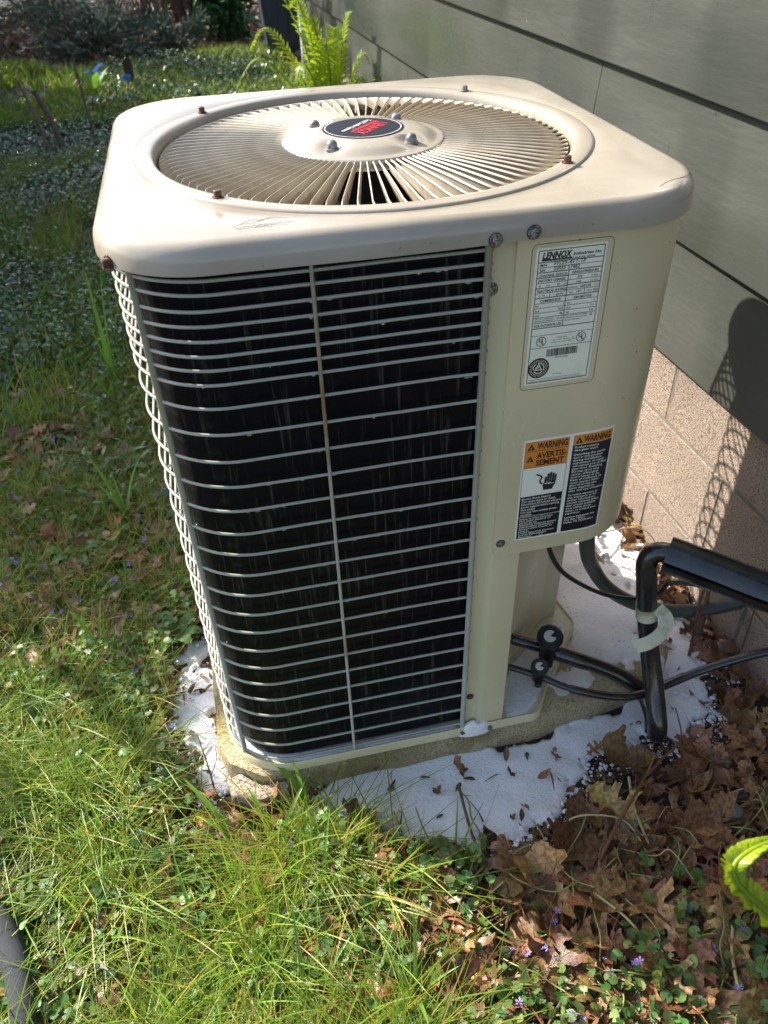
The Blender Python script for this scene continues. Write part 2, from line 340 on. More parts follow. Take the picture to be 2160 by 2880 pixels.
# ------------------------------------------------------------------ house wall
WK = -.0365
def wx(y, x0=1.50): return x0 - .07*0 + WK*y
house = thing('house_wall', 'grey green lapped siding wall on concrete block foundation behind the unit', 'wall', (1.50, 0, G))
YN, YF = -2.6, 7.45
zs = [-.758, -.423, -.0586, .30, .658, 1.016, 1.374, 1.732, 2.09]
joints = {0:[.13, 3.69], 1:[1.417, 5.26], 2:[3.1, -.9], 3:[.3], 4:[2.2], 5:[-.5], 6:[3.], 7:[.9]}
for r in range(len(zs)-1):
    js = [YN]+sorted(joints.get(r, []))+[YF]
    for a, b in zip(js[:-1], js[1:]):
        a2, b2 = a+.0018, b-.0018; n = max(2, int((b2-a2)/.12)); mb = MB(); rows = []
        zb, zt = zs[r], zs[r+1]+.02
        for (off, z) in ((.012, zb), (-.0205, zb), (-.022, zb+.0035), (.011, zt), (.016, zt)):
            row = []
            for k in range(n+1):
                y = a2+(b2-a2)*k/n; wob = (mnoise.noise(Vector((y*1.3, z*.9, r)))*.0022 if 0 < (z-zb) else 0) + mnoise.noise(Vector((y*1.1, r*3.1, 0)))*.003
                row.append((wx(y)+off+wob, y, z+(mnoise.noise(Vector((y*.9, r*5., 2)))*.002 if z < zb+.01 else 0)))
            rows.append(row)
        mb.grid(rows); mb.add([rw[0] for rw in rows], [(0,1,2,3,4)]); mb.add([rw[-1] for rw in rows], [(4,3,2,1,0)])
        smooth_angle(part('siding_board', mb, M['siding'], house), 30)
mb = MB(); mb.add([(wx(YN,1.519),YN,-.775),(wx(YF,1.519),YF,-.775),(wx(YF,1.519),YF,2.2),(wx(YN,1.519),YN,2.2)], [(0,1,2,3)])
part('sheathing', mb, M['dark'], house)
rs = random.Random(17)
for k in range(26):
    row = rs.choice([1,1,2,2,3]); y = rs.uniform(-.1, 3.2); z = zs[row]+rs.choice([.03,.33]); t_ = (z-zs[row])/.378; x = wx(y)-.0225+t_*.0335
    hexp = [(x-.0006, y+.0035*math.cos(q_), z+.0035*math.sin(q_)) for q_ in [2*PI*i/8 for i in range(8)]]
    part('nail_head', MB().add(hexp, [tuple(range(8))]), M['dark'] if k % 3 else M['pipe'], house)
for (y, z, n_) in ((.86,.16,5),(.74,.10,6),(1.15,.12,5),(1.28,.16,4),(1.1,-.13,5),(1.02,-.25,4),(.62,.22,5),(.95,-.2,4),(1.5,.2,5)):
    row = max(i for i in range(len(zs)) if zs[i] < z); p = []
    for i in range(n_):
        t_ = (z-zs[row])/.378; p.append((wx(y)-.0225+t_*.0335-.0002, y, z)); y += rs.uniform(-.008,.008); z -= rs.uniform(.008,.02)
        if z < zs[row]+.01: break
    if len(p) > 2: part('paint_crack', MB().tube(p, .0008, 4), M['dark'], house)
# concrete blocks
fz = [-1.575, -1.2885, -1.0025, -.765]
for r in range(3):
    off = .728 if r % 2 == 0 else .394
    y = off + .3*0 - .572*7
    while y < YF:
        a, b = max(y+.005, YN), min(y+.572-.005, YF); 
        if b-a > .02:
            z0 = fz[r]+.005; z1 = fz[r+1]-.005 if r < 2 else -.735
            mb = MB(); xb = 1.53; j = random.uniform(-.0015, .0015)
            mb.box(0, .09, a, b, z0, z1, bev=.004)
            mb.v = [(wx(vv[1], xb)+vv[0]+j, vv[1], vv[2]) for vv in mb.v]
            part('concrete_block', mb, M['block'], house)
        y += .572
mb = MB(); mb.add([(wx(YN,1.5325),YN,-1.7),(wx(YF,1.5325),YF,-1.7),(wx(YF,1.5325),YF,-.74),(wx(YN,1.5325),YN,-.74)], [(0,1,2,3)])
part('mortar', mb, M['mortar'], house)
mb = MB(); mb.add([(wx(YF,1.52),YF,-1.6),(8,YF,-1.6),(8,YF,2.2),(wx(YF,1.52),YF,2.2),(wx(YN,1.52),YN,2.2),(8,YN,2.2),(8,YN,-1.6),(wx(YN,1.52),YN,-1.6)], [(0,1,2,3),(4,5,6,7)])
part('end_wall', mb, M['siding'], house)
mb = MB(); mb.add([(wx(YF,1.33),YF,2.2),(8,YF,2.2),(8,YN,2.2),(wx(YN,1.33),YN,2.2)], [(0,1,2,3)])
part('eaves', mb, M['siding'], house)
# downspout at the far corner
ds = thing('downspout', 'pale downspout pipe at the far end of the house wall', 'downspout', (1.15, 7.07, G))
mb = MB().box(1.19, 1.29, 7.0, 7.14, G-.02, 2.1, bev=.015); part('pipe', mb, M['pipe'], ds)
for z in (-1.1, -.3, .5): part('bracket', MB().box(1.182, 1.30, 6.99, 7.15, z, z+.03, bev=.003), M['pipe'], ds)

# ------------------------------------------------------------------ concrete pad
def rough_slab(poly, z0, z1, jit, seed, nsub=.03):
    pts = []
    for i in range(len(poly)):
        a = Vector(poly[i]); b = Vector(poly[(i+1)%len(poly)]); n = max(1, int((b-a).length/nsub))
        for k in range(n): pts.append(a+(b-a)*k/n)
    c = sum(pts, Vector((0,0)))/len(pts); rows = []
    lv = [(z0, 0, 0), (z0*.6+z1*.4, .002, 1), (z0*.25+z1*.75, 0, 1), (z1-.006, -.003, .6), (z1, -.014, .4)]
    for z, ins, jj in lv:
        rows.append([(p.x+(p-c).normalized().x*ins+jit*jj*mnoise.noise(Vector((p.x*9, p.y*9, z*20+seed))), p.y+(p-c).normalized().y*ins+jit*jj*mnoise.noise(Vector((p.x*9+7, p.y*9, z*20+seed))), z+.3*jit*mnoise.noise(Vector((p.x*6, p.y*6, seed)))*(1 if z == z1 else 0)) for p in pts])
    mb = MB().grid(rows, closed=True); b = len(mb.v)-len(pts); mb.f.append(tuple(range(b, b+len(pts)))); return mb
pad = thing('concrete_pad', 'mossy weathered concrete pad under the air conditioner', 'pad', (.6, .5, G))
padpoly = [(.06,-.006),(.42,-.012),(.75,-.008),(.99,.02),(1.22,.06),(1.28,.13),(1.275,.45),(1.24,.78),(1.23,1.06),(.6,1.08),(-.05,1.06),(-.055,.5),(-.045,.12),(-.02,.05)]
smooth_angle(part('slab', rough_slab(padpoly, G-.06, -1.392, .012, 3), M['pad'], pad), 40)
stn = thing('broken_stone', 'sandy broken stone chunk at the front left corner of the concrete pad', 'stone', (.06, -.03, G))
smooth_angle(part('stone_chunk', rough_slab([(-.035,.03),(-.02,-.03),(.05,-.058),(.12,-.05),(.135,-.02),(.06,-.018),(.0,.045)], G-.05, -1.425, .02, 9, .015), M['padstone'], stn), 50)

# ------------------------------------------------------------------ the air conditioner
ac = thing('air_conditioner', 'beige outdoor air conditioner unit with round fan guard and black coil behind a wire grille', 'air conditioner', (.5, .5, -1.39))
R0 = .16
def arc(cx, cy, r, a0, a1, n): return [(cx+r*math.cos(math.radians(a0+(a1-a0)*k/n)), cy+r*math.sin(math.radians(a0+(a1-a0)*k/n))) for k in range(n+1)]
def rrect(off, r=R0, nseg=16, ne=12, x0=0, y0=0, x1=1, y1=1):
    """outline, counter-clockwise from the start of the front edge"""
    rr = r+off; P = []
    cs = [(x0+r, y0+r, 180), (x1-r, y0+r, 270), (x1-r, y1-r, 0), (x0+r, y1-r, 90)]
    for i, (cx, cy, a) in enumerate(cs):
        A = arc(cx, cy, rr, a, a+90, nseg); P += A
        nx_, ny_, na = cs[(i+1)%4]; B = arc(nx_, ny_, rr, na, na, 1)[0]; a0 = A[-1]
        P += [(a0[0]+(B[0]-a0[0])*k/ne, a0[1]+(B[1]-a0[1])*k/ne) for k in range(1, ne)]
    return P
FC = (.4946, .4896)
# cover: flat top with the fan opening, rolled edge and skirt
base = rrect(0); angs = [math.atan2(p[1]-FC[1], p[0]-FC[0]) for p in base]
mb = MB(); rows = []
circ = lambda r, z: [(FC[0]+r*math.cos(a), FC[1]+r*math.sin(a), z) for a in angs]
rows.append(circ(.452, -.004)); rows.append(circ(.460, 0))
inner = circ(.460, 0)
for t in (.5, 1.):
    o = rrect(.0); rows.append([(i[0]+(p[0]-i[0])*t, i[1]+(p[1]-i[1])*t, 0) for i, p in zip(inner, o)])
for off, z in ((.008,-.0012),(.015,-.005),(.0205,-.011),(.0245,-.019),(.0265,-.027),(.028,-.044),(.028,-.0475),(.024,-.049),(.004,-.049)):
    rows.append([(x, y, z+.0012*math.sin(x*11+y*7)*(1 if z < -.04 else 0)) for x, y in rrect(off)])
mb.grid(rows, closed=True)
cover = part('top_cover', mb, M['paint'], ac); smooth_angle(cover, 32)
# crease on the right front corner and scratches
mb = MB().tube(spline([(.905,.020,.0001),(.93,.040,.0001),(.965,.055,.0001),(.992,.072,.0)], 4), .0005, 4)
part('hairline_seam', mb, M['grime'], cover)
mb = MB(); rs = random.Random(3)
for k in range(9):
    x, y = .20+rs.uniform(-.02,.06), .035+rs.uniform(-.012,.02); dx, dy = rs.uniform(.02,.06), rs.uniform(-.008,.012)
    mb.tube(spline([(x,y,.0001),(x+dx*.5,y+dy+.004,.0001),(x+dx,y+dy*.3,.0001)], 4), .00022, 3)
part('scratch', mb, M['grime'], cover)
# fan guard ring
guard = D.objects.new('fan_guard', None)
mb = MB().lathe([(.4600,-.002),(.4588,.0022),(.4570,.0038),(.4530,.0048),(.4440,.0052),(.4350,.0048),(.4270,.0034),(.4215,.0002),(.4185,-.005),(.4165,-.012),(.4150,-.026),(.4140,-.050),(.4160,-.052)], (*FC, 0), 128)
guard = part('fan_guard', mb, M['paint'], ac); smooth_angle(guard, 50)
# louvre vanes: 90 copies of one pressed blade
NV = 90; ring_r = (.166, .412)
rows = []; NR = 14
pitch = 2*PI/NV
for k in range(NR+1):
    t = k/NR; r = ring_r[0]+(ring_r[1]-ring_r[0])*t
    e = math.sin(min(1, (1-t)/.10)*PI/2) if t > .9 else 1
    e2 = math.sin(min(1, t/.10)*PI/2) if t < .1 else 1
    w = pitch*r*(.07+.86*(1-e)+.7*(1-e2)); h = (.013+.022*t)*(.12+.88*e2)*(.12+.88*e)
    a0 = -.0 + (1-e)*pitch*.9        # the outer end curls sideways into the ring
    zt = -.001 - .007*t**2.5 - (1-e)*.003
    cx, sx = math.cos(a0), math.sin(a0)
    def P(tang, z): return (r*cx - tang*sx, r*sx + tang*cx, z)
    rows.append([P(-.0016, zt-.0030), P(-.0006, zt-.0004), P(.0004, zt), P(.0012, zt-.0008), P(.0012+w*.45, zt-h*.55), P(.0012+w, zt-h)])
mb = MB().grid(rows); vme = mb.mesh('louvre_vane', True)
V = np.array([v.co for v in vme.vertices]);
for v in vme.vertices: v.co.z -= Z0*K
vme.materials.append(M['vane'])
for i in range(NV):
    o = D.objects.new('louvre_vane', vme); COL.objects.link(o)
    o.location = W(FC[0], FC[1], 0); o.rotation_euler = (0, 0, pitch*(i+.3)+math.radians(random.uniform(-.12,.12)))
    o.parent = guard; o.matrix_parent_inverse = chain(guard).inverted()
# hub
NUT = [math.radians(a) for a in (138, -132, -48, 42)]
def hubz(r, z, a):
    if z <= .003: return z
    d = min(abs((a-n+PI)%(2*PI)-PI) for n in NUT)
    return z*(1-.80*math.exp(-(d/.20)**2)*min(1, max(0, (r-.090)/.018)))
mb = MB().lathe([(.180,-.016),(.168,-.006),(.1655,-.0006),(.160,.0006),(.152,.0006),(.148,.0018),(.143,.0040),(.134,.0095),(.124,.0132),(.112,.0156),(.104,.0166),(.098,.0172),(.092,.0176),(.086,.0178),(.06,.0178),(.0001,.0178)], (*FC, 0), 144, hubz)
hub = part('hub_dome', mb, M['paint'], ac); smooth_angle(hub, 60)
for a in NUT:
    c = (FC[0]+.118*math.cos(a), FC[1]+.118*math.sin(a))
    mb = MB().lathe([(.0001,.0225),(.004,.0220),(.0078,.0200),(.0102,.0165),(.0112,.012),(.0113,.008),(.0135,.0075),(.0138,.003)], (*c, 0), 18)
    smooth_angle(part('domed_nut', mb, M['nut'], hub), 50)
# badge with lettering
mb = MB().lathe([(.0830,.0179),(.0825,.0190),(.0,.0190)], (*FC, 0), 64); mb.v = [(x+.0005,y,z) for x,y,z in mb.v]
badge = part('round_badge', mb, M['badge'], ac)
mb = MB().lathe([(.0785,.0193),(.0765,.0193)], (*FC, 0), 64); part('badge_ring', mb, M['bwhite'], badge)
fonts = D.curves
_tc = {}
def text_mesh(s, size, shear=0., bold=0., xs=1.):
    key = (s, size, shear, bold, xs)
    if key in _tc: return _tc[key]
    cu = D.curves.new('lettering', 'FONT'); cu.body = s; cu.size = size; cu.shear = shear; cu.offset = bold*size; cu.resolution_u = 2
    ob = D.objects.new('lettering', cu); me = D.meshes.new_from_object(ob)
    vs_ = [(v.co.x*xs, v.co.y) for v in me.vertices]; fs_ = [tuple(p.vertices) for p in me.polygons]
    D.objects.remove(ob); D.curves.remove(cu); D.meshes.remove(me)
    _tc[key] = (vs_, fs_); return _tc[key]
def put_text(mb, s, x, y, size, fn, shear=0., bold=.0, width=None, align='L', xs=1.):
    vs_, fs_ = text_mesh(s, size, shear, bold, 1.)
    if not vs_: return
    x0 = min(v[0] for v in vs_); x1 = max(v[0] for v in vs_)
    k = (width/(x1-x0)) if width else xs
    w = (x1-x0)*k; ax = x if align == 'L' else (x-w if align == 'R' else x-w/2)
    mb.add([fn(ax+(v[0]-x0)*k, y+v[1]) for v in vs_], fs_)
# badge text frame: baseline runs from the back right to the front left
bd = Vector((-.067,-.073)).normalized(); bu = Vector((-bd.y, bd.x))
def bfn(x, y, z=.0196): p = Vector(FC)+bd*x+bu*y; return (p.x, p.y, z)
mb = MB(); put_text(mb, 'LENNOX', -.050, .007, .036, bfn, shear=.18, bold=.02, width=.099)
rect = lambda mb, fn, x0, y0, x1, y1, n=1: mb.add([fn(x0+(x1-x0)*k/n, y) for k in range(n+1) for y in (y0, y1)], [(2*k, 2*k+2, 2*k+3, 2*k+1) for k in range(n)])
rect(mb, bfn, -.056, -.0020, .044, .0025); rect(mb, bfn, -.056, -.0062, .034, -.0042)
part('badge_red_name', mb, M['red'], badge)
mb = MB(); put_text(mb, 'Total Comfort Systems', -.056, -.0235, .0165, bfn, shear=.15, bold=.015, width=.102); put_text(mb, 'by', -.01, .0, .007, bfn, xs=1)
part('badge_white_words', mb, M['bwhite'], badge)
# screws
def hexscrew(c, n, r, m, parent, name='hex_screw', wash=None, h=None):
    n = Vector(n).normalized(); u = n.orthogonal().normalized(); w = n.cross(u); c = Vector(c); h = h or r*.9; mb = MB()
    ringp = lambda rr, hh, k, ph=0: [c+n*hh+(u*math.cos(2*PI*i/k+ph)+w*math.sin(2*PI*i/k+ph))*rr for i in range(k)]
    mb.grid([ringp(r*1.55, 0, 12), ringp(r*1.55, r*.22, 12), ringp(r*1.05, r*.30, 12), ringp(r*.98, h, 12), ringp(r*.8, h+r*.12, 12), ringp(r*.45, h+r*.05, 12)], closed=True)
    b = len(mb.v)-12; mb.f.append(tuple(range(b, b+12)))
    o = part(name, mb, m, parent); smooth_angle(o, 30)
    if wash:
        mb = MB(); mb.grid([ringp(r*1.72, 0, 14), ringp(r*1.68, r*.14, 14), ringp(r*1.2, r*.16, 14)], closed=True); part('washer', mb, wash, o)
    return o
for k, m in zip(range(4), ('nut','rust','rust','rust')):
    a = math.radians(45.18+90*k); hexscrew((FC[0]+.4404*math.cos(a), FC[1]+.4404*math.sin(a), .0052), (0,0,1), .0068, M[m], guard, h=.011)
# cabinet: coil sheet, inner liner
cr = R0-.026
def outline_coil(d):
    P = [(.607, d)] + arc(R0, R0, R0-d, 270, 180, 16) + arc(R0, 1-R0, R0-d, 180, 90, 10) + arc(1-.22, 1-.22, .22-d-.03, 90, 0, 10) + [(1-d-.03, .45)]
    return P
mb = MB(); rows = []
oc = outline_coil(.013)
rows = [[(x, y, z) for x, y in oc] for z in (-.045, -.4, -.75, -1.05, -1.352)]
mb.grid(rows); coil = part('coil', mb, M['coil'], ac); smooth_angle(coil, 50)
# every fin edge joined into one relief skin is too fine to pick out: shallow vertical fin packs instead
mb = MB(); rs = random.Random(5)
P = [Vector(p) for p in outline_coil(.0118)]; L_ = [0]
for a, b in zip(P[:-1], P[1:]): L_.append(L_[-1]+(b-a).length)
def along(s):
    for i in range(len(P)-1):
        if L_[i+1] >= s: 
            t = (s-L_[i])/(L_[i+1]-L_[i]); p = P[i].lerp(P[i+1], t); d = (P[i+1]-P[i]).normalized(); return p, Vector((-d.y, d.x))*-1
    return P[-1], Vector((1,0))
tot = L_[-1]; s = .004
while s < 1.25:
    p, n = along(s); 
    q0 = p; q1 = p-n*.0012
    nz = 34; vs_ = []
    for k in range(nz+1):
        z = -.046-1.306*k/nz; wob = .0007*(1 if k % 2 else -1)
        t = Vector((-n.y, n.x)); vs_ += [(q0.x+t.x*(wob-.0007), q0.y+t.y*(wob-.0007), z), (q0.x+t.x*(wob+.0007), q0.y+t.y*(wob+.0007), z)]
    mb.add(vs_, [(2*k, 2*k+1, 2*k+3, 2*k+2) for k in range(nz)])
    s += .0036
fins = part('coil_fins', mb, M['coil'], coil); fins['kind'] = 'stuff'
# liner, deck and fan below the guard
mb = MB().lathe([(.43,-.06),(.43,-.30),(.47,-.34)], (*FC,0), 48); part('fan_shroud', mb, M['dark'], ac)
mb = MB(); mb.box(.30,.69,.30,.69,-1.34,-.9); part('compressor_cover', mb, M['dark'], ac)
fan = part('fan_motor', MB().lathe([(.0001,-.03),(.06,-.035),(.068,-.05),(.07,-.18),(.05,-.2),(.0001,-.2)], (*FC,0), 32), M['motor'], ac)
for k in range(3):
    a = 2*PI*k/3+.4; rows = []
    for i in range(7):
        r = .06+.33*i/6; rows.append([(FC[0]+r*math.cos(a+(j-2)*.16*(.7+.5*i/6)), FC[1]+r*math.sin(a+(j-2)*.16*(.7+.5*i/6)), -.24+(j-2)*.022) for j in range(5)])
    part('fan_blade', MB().grid(rows), M['steel'] if False else M['motor'], fan, smooth=True)
# wire grille: 26 hoops and upright rods
WZ = [-.0658,-.0883,-.1149,-.1421,-.1691,-.1954,-.2221,-.2496,-.295,-.352,-.4104,-.468,-.526,-.5834,-.6404,-.6968,-.7556,-.8142,-.872,-.9315,-.9903,-1.0495,-1.1089,-1.1698,-1.2294,-1.2903,-1.352]
hoop = [(.612,-.001),(.55,0),(.45,0),(.35,0),(.25,0)]+arc(R0,R0,R0,270,180,18)+[(0,.3),(0,.5),(0,.7)]+arc(R0,1-R0,R0,180,90,12)+[(.35,1),(.6,1)]+arc(1-R0,1-R0,R0,90,0,14)+[(1,.6),(1,.46)]
hoop = [(x-.009*max(0, min(1, (.22-x)/.22)), y) for x, y in hoop]
for i, z in enumerate(WZ):
    mb = MB().tube([(x, y, z+.0022*mnoise.noise(Vector((x*5, y*5, i*3.3)))) for x, y in hoop], .0033, 6)
    if i in (3, 9, 16, 21, 24, 25): pass
    part('grille_wire', mb, M['wire'], ac, smooth=True)
# drops of water hanging from the wires, joined (stuff)
mb = MB(); rs = random.Random(11)
for i, z in enumerate(WZ[1:-1]):
    for k in range(rs.randint(2, 6)):
        x = rs.uniform(.06, .59); y = 0 if x > .16 else None
        if y is None: a = rs.uniform(math.radians(185), math.radians(268)); x, y = R0+R0*math.cos(a), R0+R0*math.sin(a)
        w = rs.uniform(.004, .011); h = rs.uniform(.002, .0048)
        n = 6; vs_ = []; 
        rows = [[(x+w*u*math.cos(b), y+.003*u*math.sin(b), z-.0025-h*d) for b in [2*PI*q/n for q in range(n)]] for u, d in ((1,0),(.75,.5),(.35,.9),(.05,1))]
        mb.grid(rows, closed=True)
glass = mat('water_drop', (.55,.57,.55), .05, coat=.5); nodes(glass)[2].inputs['Transmission Weight'].default_value = .6; nodes(glass)[2].inputs['IOR'].default_value = 1.33
o = part('water_drops', mb, glass, ac, smooth=True); o['kind'] = 'stuff'
rods = [(.029,.063,.0068,'wire'),(.3094,-.0045,.0036,'rustwire'),(.603,-.0045,.0068,'wire'),(-.004,.55,.004,'wire'),(.1,.99,.004,'wire'),(.5,1.004,.004,'wire'),(1.004,.55,.004,'wire')]
for x, y, r, m in rods:
    a = (x-.0015, y-.0045) if (x, y) == (.029, .063) else (x, y)
    part('grille_rod', MB().tube([(a[0], a[1], -.048),(a[0], a[1], -.7),(a[0], a[1], -1.3755)], r, 8), M[m], ac, smooth=True)
# corner post
pf = [(.607,.004),(.638,.004),(.643,.001),(.650,-.0045),(.656,-.006),(.713,-.006),(.7165,-.003),(.7165,.02),(.728,.12)]
mb = MB().grid([[(x, y, z) for x, y in pf] for z in (-.045,-.5,-.95,-1.362)]); smooth_angle(part('corner_post', mb, M['paint_shade_lifted'], ac), 40)
mb = MB(); rp = [(.728,.12),(.80,.18),(.942,.307),(1.0,.328),(1.0,.62),(.97,.64)]
mb.grid([[(x, y, z) for x, y in rp] for z in (-.05,-.8,-1.362)]); rec = part('recess_panel', mb, M['paint_shade_lifted'], ac)
for c in ((.90,.268,-.93),(.955,.310,-.985)): hexscrew(c, (.5,-.8,0), .005, M['nut'], rec)
# access panel wrapped round the right front corner
PR = R0+.013
def panel_pt(u, z, off=0.):
    y0 = -.013
    if u <= 1-R0: return (u, y0-off, z)
    a = (u-(1-R0))/PR; 
    if a <= PI/2: return (1-R0+(PR+off)*math.sin(a), R0-(PR+off)*math.cos(a), z)
    return (1-R0+PR+off, R0+(u-(1-R0)-PR*PI/2), z)
u1 = 1-R0+PR*PI/2+.17
us = [.649+(.84-.649)*k/8 for k in range(8)]+[.84+PR*PI/2*k/14 for k in range(15)]+[u1]
mb = MB()
def panel_rows(off):
    rows = []
    for z in [-.044,-.2,-.4,-.6,-.70,-.728,-.742,-.748,-.750]:
        row = []
        for u in us:
            uu = u
            if z < -.728 and u < .67: uu = max(u, .649+(.012 if z < -.749 else .006 if z < -.745 else .002))
            row.append(panel_pt(uu, z, off))
        rows.append(row)
    return rows
A = panel_rows(0); mb.grid(A)
Bk = panel_rows(-.011)
mb.grid([[r[0] for r in A], [r[0] for r in Bk]]); mb.grid([[p for p in A[-1]], [p for p in Bk[-1]]])
panel = part('access_panel', mb, M['paint_shade_lifted'], ac); smooth_angle(panel, 40)
mb = MB(); rr = .010; x0, x1, za, zb_ = .6755, .8205, -.0615, -.3365
loop = arc(x0+rr, zb_+rr, rr, 180, 270, 4)+arc(x1-rr, zb_+rr, rr, 270, 360, 4)+arc(x1-rr, za-rr, rr, 0, 90, 4)+arc(x0+rr, za-rr, rr, 90, 180, 4)
loop.append(loop[0]); mb.tube([panel_pt(a, b, .0001) for a, b in loop], .0006, 4); part('panel_groove', mb, M['grime'], panel)
for (x, y, z), m, nm in [((.605,-.028,-.0405),'steel',1),((.669,-.028,-.0345),'steel',1),((.614,.003,-.137),'steel',1),((.664,-.013,-.713),'steel',1)]:
    hexscrew((x, y, z), (0,-1,0), .0072 if z > -.2 else .0062, M[m], ac, wash=M['washer'])
a = math.radians(205+8)
hexscrew((R0+.188*math.cos(math.radians(212)), R0+.188*math.sin(math.radians(212)), -.043), (math.cos(math.radians(212)), math.sin(math.radians(212)), 0), .0085, M['rust'], ac, h=.012)
hexscrew((.623,.003,-1.249), (0,-1,0), .0062, M['rust'], ac); hexscrew((.603,-.012,-1.377), (0,-1,-.2), .0062, M['rust'], ac); hexscrew((.677,-.0135,-1.378), (0,-1,0), .0062, M['steel'], ac)
hexscrew((-.017,.33,-1.375), (-1,0,0), .006, M['rust'], ac)
# paint chips
mb = MB(); rs = random.Random(8)
for k in range(24):
    u = rs.choice([rs.uniform(.83,.93), rs.uniform(.65,.98)]); z = rs.uniform(-.06,-.70); s = rs.uniform(.0008,.0024)
    mb.add([panel_pt(u+s*math.cos(q)*rs.uniform(.5,1), z+s*1.3*math.sin(q)*rs.uniform(.5,1), .0004) for q in (0,1.2,2.4,3.6,4.9)], [(0,1,2,3,4)])
for k in range(12):
    x = rs.uniform(.05,.95); s = rs.uniform(.0004,.0011); z = rs.uniform(-.032,-.045)
    mb.add([(x+s*1.6*math.cos(q), -.0288, z+s*math.sin(q)) for q in (0,1.2,2.4,3.6,4.9)], [(0,1,2,3,4)])
o = part('paint_chips', mb, M['grime'], ac); o['kind'] = 'stuff'

# rating plate
px0, pz0, PW, PH = .6825, -.0685, .1265, .2585
def rp_(off):
    return lambda u, v: panel_pt(px0+PW*u, pz0-PH*v, off)
f0 = rp_(.0006); f1 = rp_(.0011)
mb = MB(); cr_ = .012
loop = [(a/PW, b/PH) for a, b in arc(.003,.003,.003,180,270,3)+arc(PW-.003,.003,.003,270,360,3)+arc(PW-.003,PH-.003,.003,0,90,3)+arc(.003,PH-.003,.003,90,180,3)]
mb.add([f0(u, v) for u, v in loop], [tuple(range(len(loop)))]); plate = part('rating_plate', mb, M['plate'], ac, label='cream rating plate with black print')
ink = MB()
def hl(v, u0=.04, u1_=.965, t=.0007): ink.add([f1(u0, v-t/PH), f1(u1_, v-t/PH), f1(u1_, v+t/PH), f1(u0, v+t/PH)], [(0,1,2,3)])
def vl(u, v0, v1, t=.0006): ink.add([f1(u-t/PW, v0), f1(u+t/PW, v0), f1(u+t/PW, v1), f1(u-t/PW, v1)], [(0,1,2,3)])
def tx(s, u, v, size, **k):
    g = lambda x, y: panel_pt(px0+x, pz0+y, .0011)
    if 'width' in k and k['width']: k['width'] *= PW
    put_text(ink, s, PW*u, -PH*v, size*PH, g, **k)
hl(.018); hl(.982); vl(.04,.018,.982); vl(.965,.018,.982)
tx('LENNOX', .09,.074,.062, shear=.2, bold=.045, width=.42); hl(.083,.085,.50,.0014)
tx('Industries Inc.', .52,.068,.030, shear=.2, bold=.02, width=.41); tx('® DALLAS, TEXAS', .50,.090,.016, bold=.02, width=.34)
hl(.096); tx('M/N', .07,.123,.026, bold=.02); tx('HS29-411-1P', .27,.122,.036, width=.45, bold=.005); hl(.130,t=.0004)
tx('S/N', .07,.157,.026, bold=.02); tx('5895F 57482', .27,.156,.036, width=.37, bold=.005); hl(.164)
vl(.49,.164,.56)
tx('CONTAINS  HCFC-22', .07,.193,.022, width=.40, bold=.02); hl(.200,.04,.49); tx('FACTORY CHARGE', .07,.229,.026, width=.38, bold=.02); hl(.236,.04,.49,.0004)
tx('4', .08,.262,.022, bold=.02); tx('LBS', .19,.260,.016); tx('10', .34,.262,.024, bold=.01); tx('OZS', .42,.260,.016); hl(.270,.04,.49)
tx('DESIGN PRESSURE', .54,.193,.025, width=.38, bold=.02); hl(.200,.49,.965,.0004); tx('278', .62,.226,.024, bold=.01); tx('HI PSIG', .82,.224,.016); hl(.233,.49,.965,.0004); tx('144', .62,.260,.024, bold=.01); tx('LO PSIG', .82,.258,.016); hl(.266,.49,.965)
tx('ELECTRICAL RATING', .07,.300,.026, width=.41, bold=.02); hl(.307,.04,.49,.0004); tx('1', .10,.333,.024, bold=.01); tx('PH', .14,.331,.018); vl(.25,.307,.340,.0004); tx('60', .34,.333,.024, bold=.01); tx('HZ', .40,.331,.018); hl(.340,.04,.49)
tx('NOMINAL', .51,.294,.016); tx('208/230', .68,.295,.024, bold=.01); tx('VOLTS', .88,.292,.014); hl(.303,.49,.965,.0004)
tx('MIN', .53,.328,.016); tx('197', .64,.330,.024, bold=.01); vl(.75,.303,.340,.0004); tx('MAX', .79,.328,.016); tx('253', .88,.330,.024, bold=.01); hl(.340,.49,.965)
tx('COMPRESSOR', .12,.371,.026, width=.30, bold=.02); hl(.378,.04,.49,.0004); tx('FAN MOTOR', .61,.371,.026, width=.26, bold=.02); hl(.378,.49,.965,.0004)
for j, (a, b, c, d) in enumerate((('PH','1','PH','1'),('RLA','16.2','FLA','1.1'),('LRA','96','HP','1/6'))):
    v = .404+.034*j; tx(a, .06,v,.018, bold=.01); tx(b, .47,v,.024, align='R', bold=.01); tx(c, .52,v,.018, bold=.01); tx(d, .92,v,.024, align='R', bold=.01); hl(v+.008,t=.0004)
tx('MIN CKT AMPACITY', .06,.496,.014, width=.29); tx('AMPERAGE MINIMUM', .06,.512,.014, width=.30); tx('21.4', .47,.506,.024, align='R', bold=.01); hl(.519,.04,.49,.0004)
tx('MAX FUSE OR CKT BKR.', .51,.494,.014, width=.33); tx('FUSIBLE/COUPE CIRCUIT', .51,.510,.014, width=.34); tx('(HACR PER NEC)', .51,.527,.014, width=.24); tx('35', .92,.506,.024, align='R', bold=.01)
tx('FOR OUTDOOR USE', .07,.550,.026, width=.40, bold=.02); hl(.560); hl(.615,t=.0004); hl(.710,t=.0004)
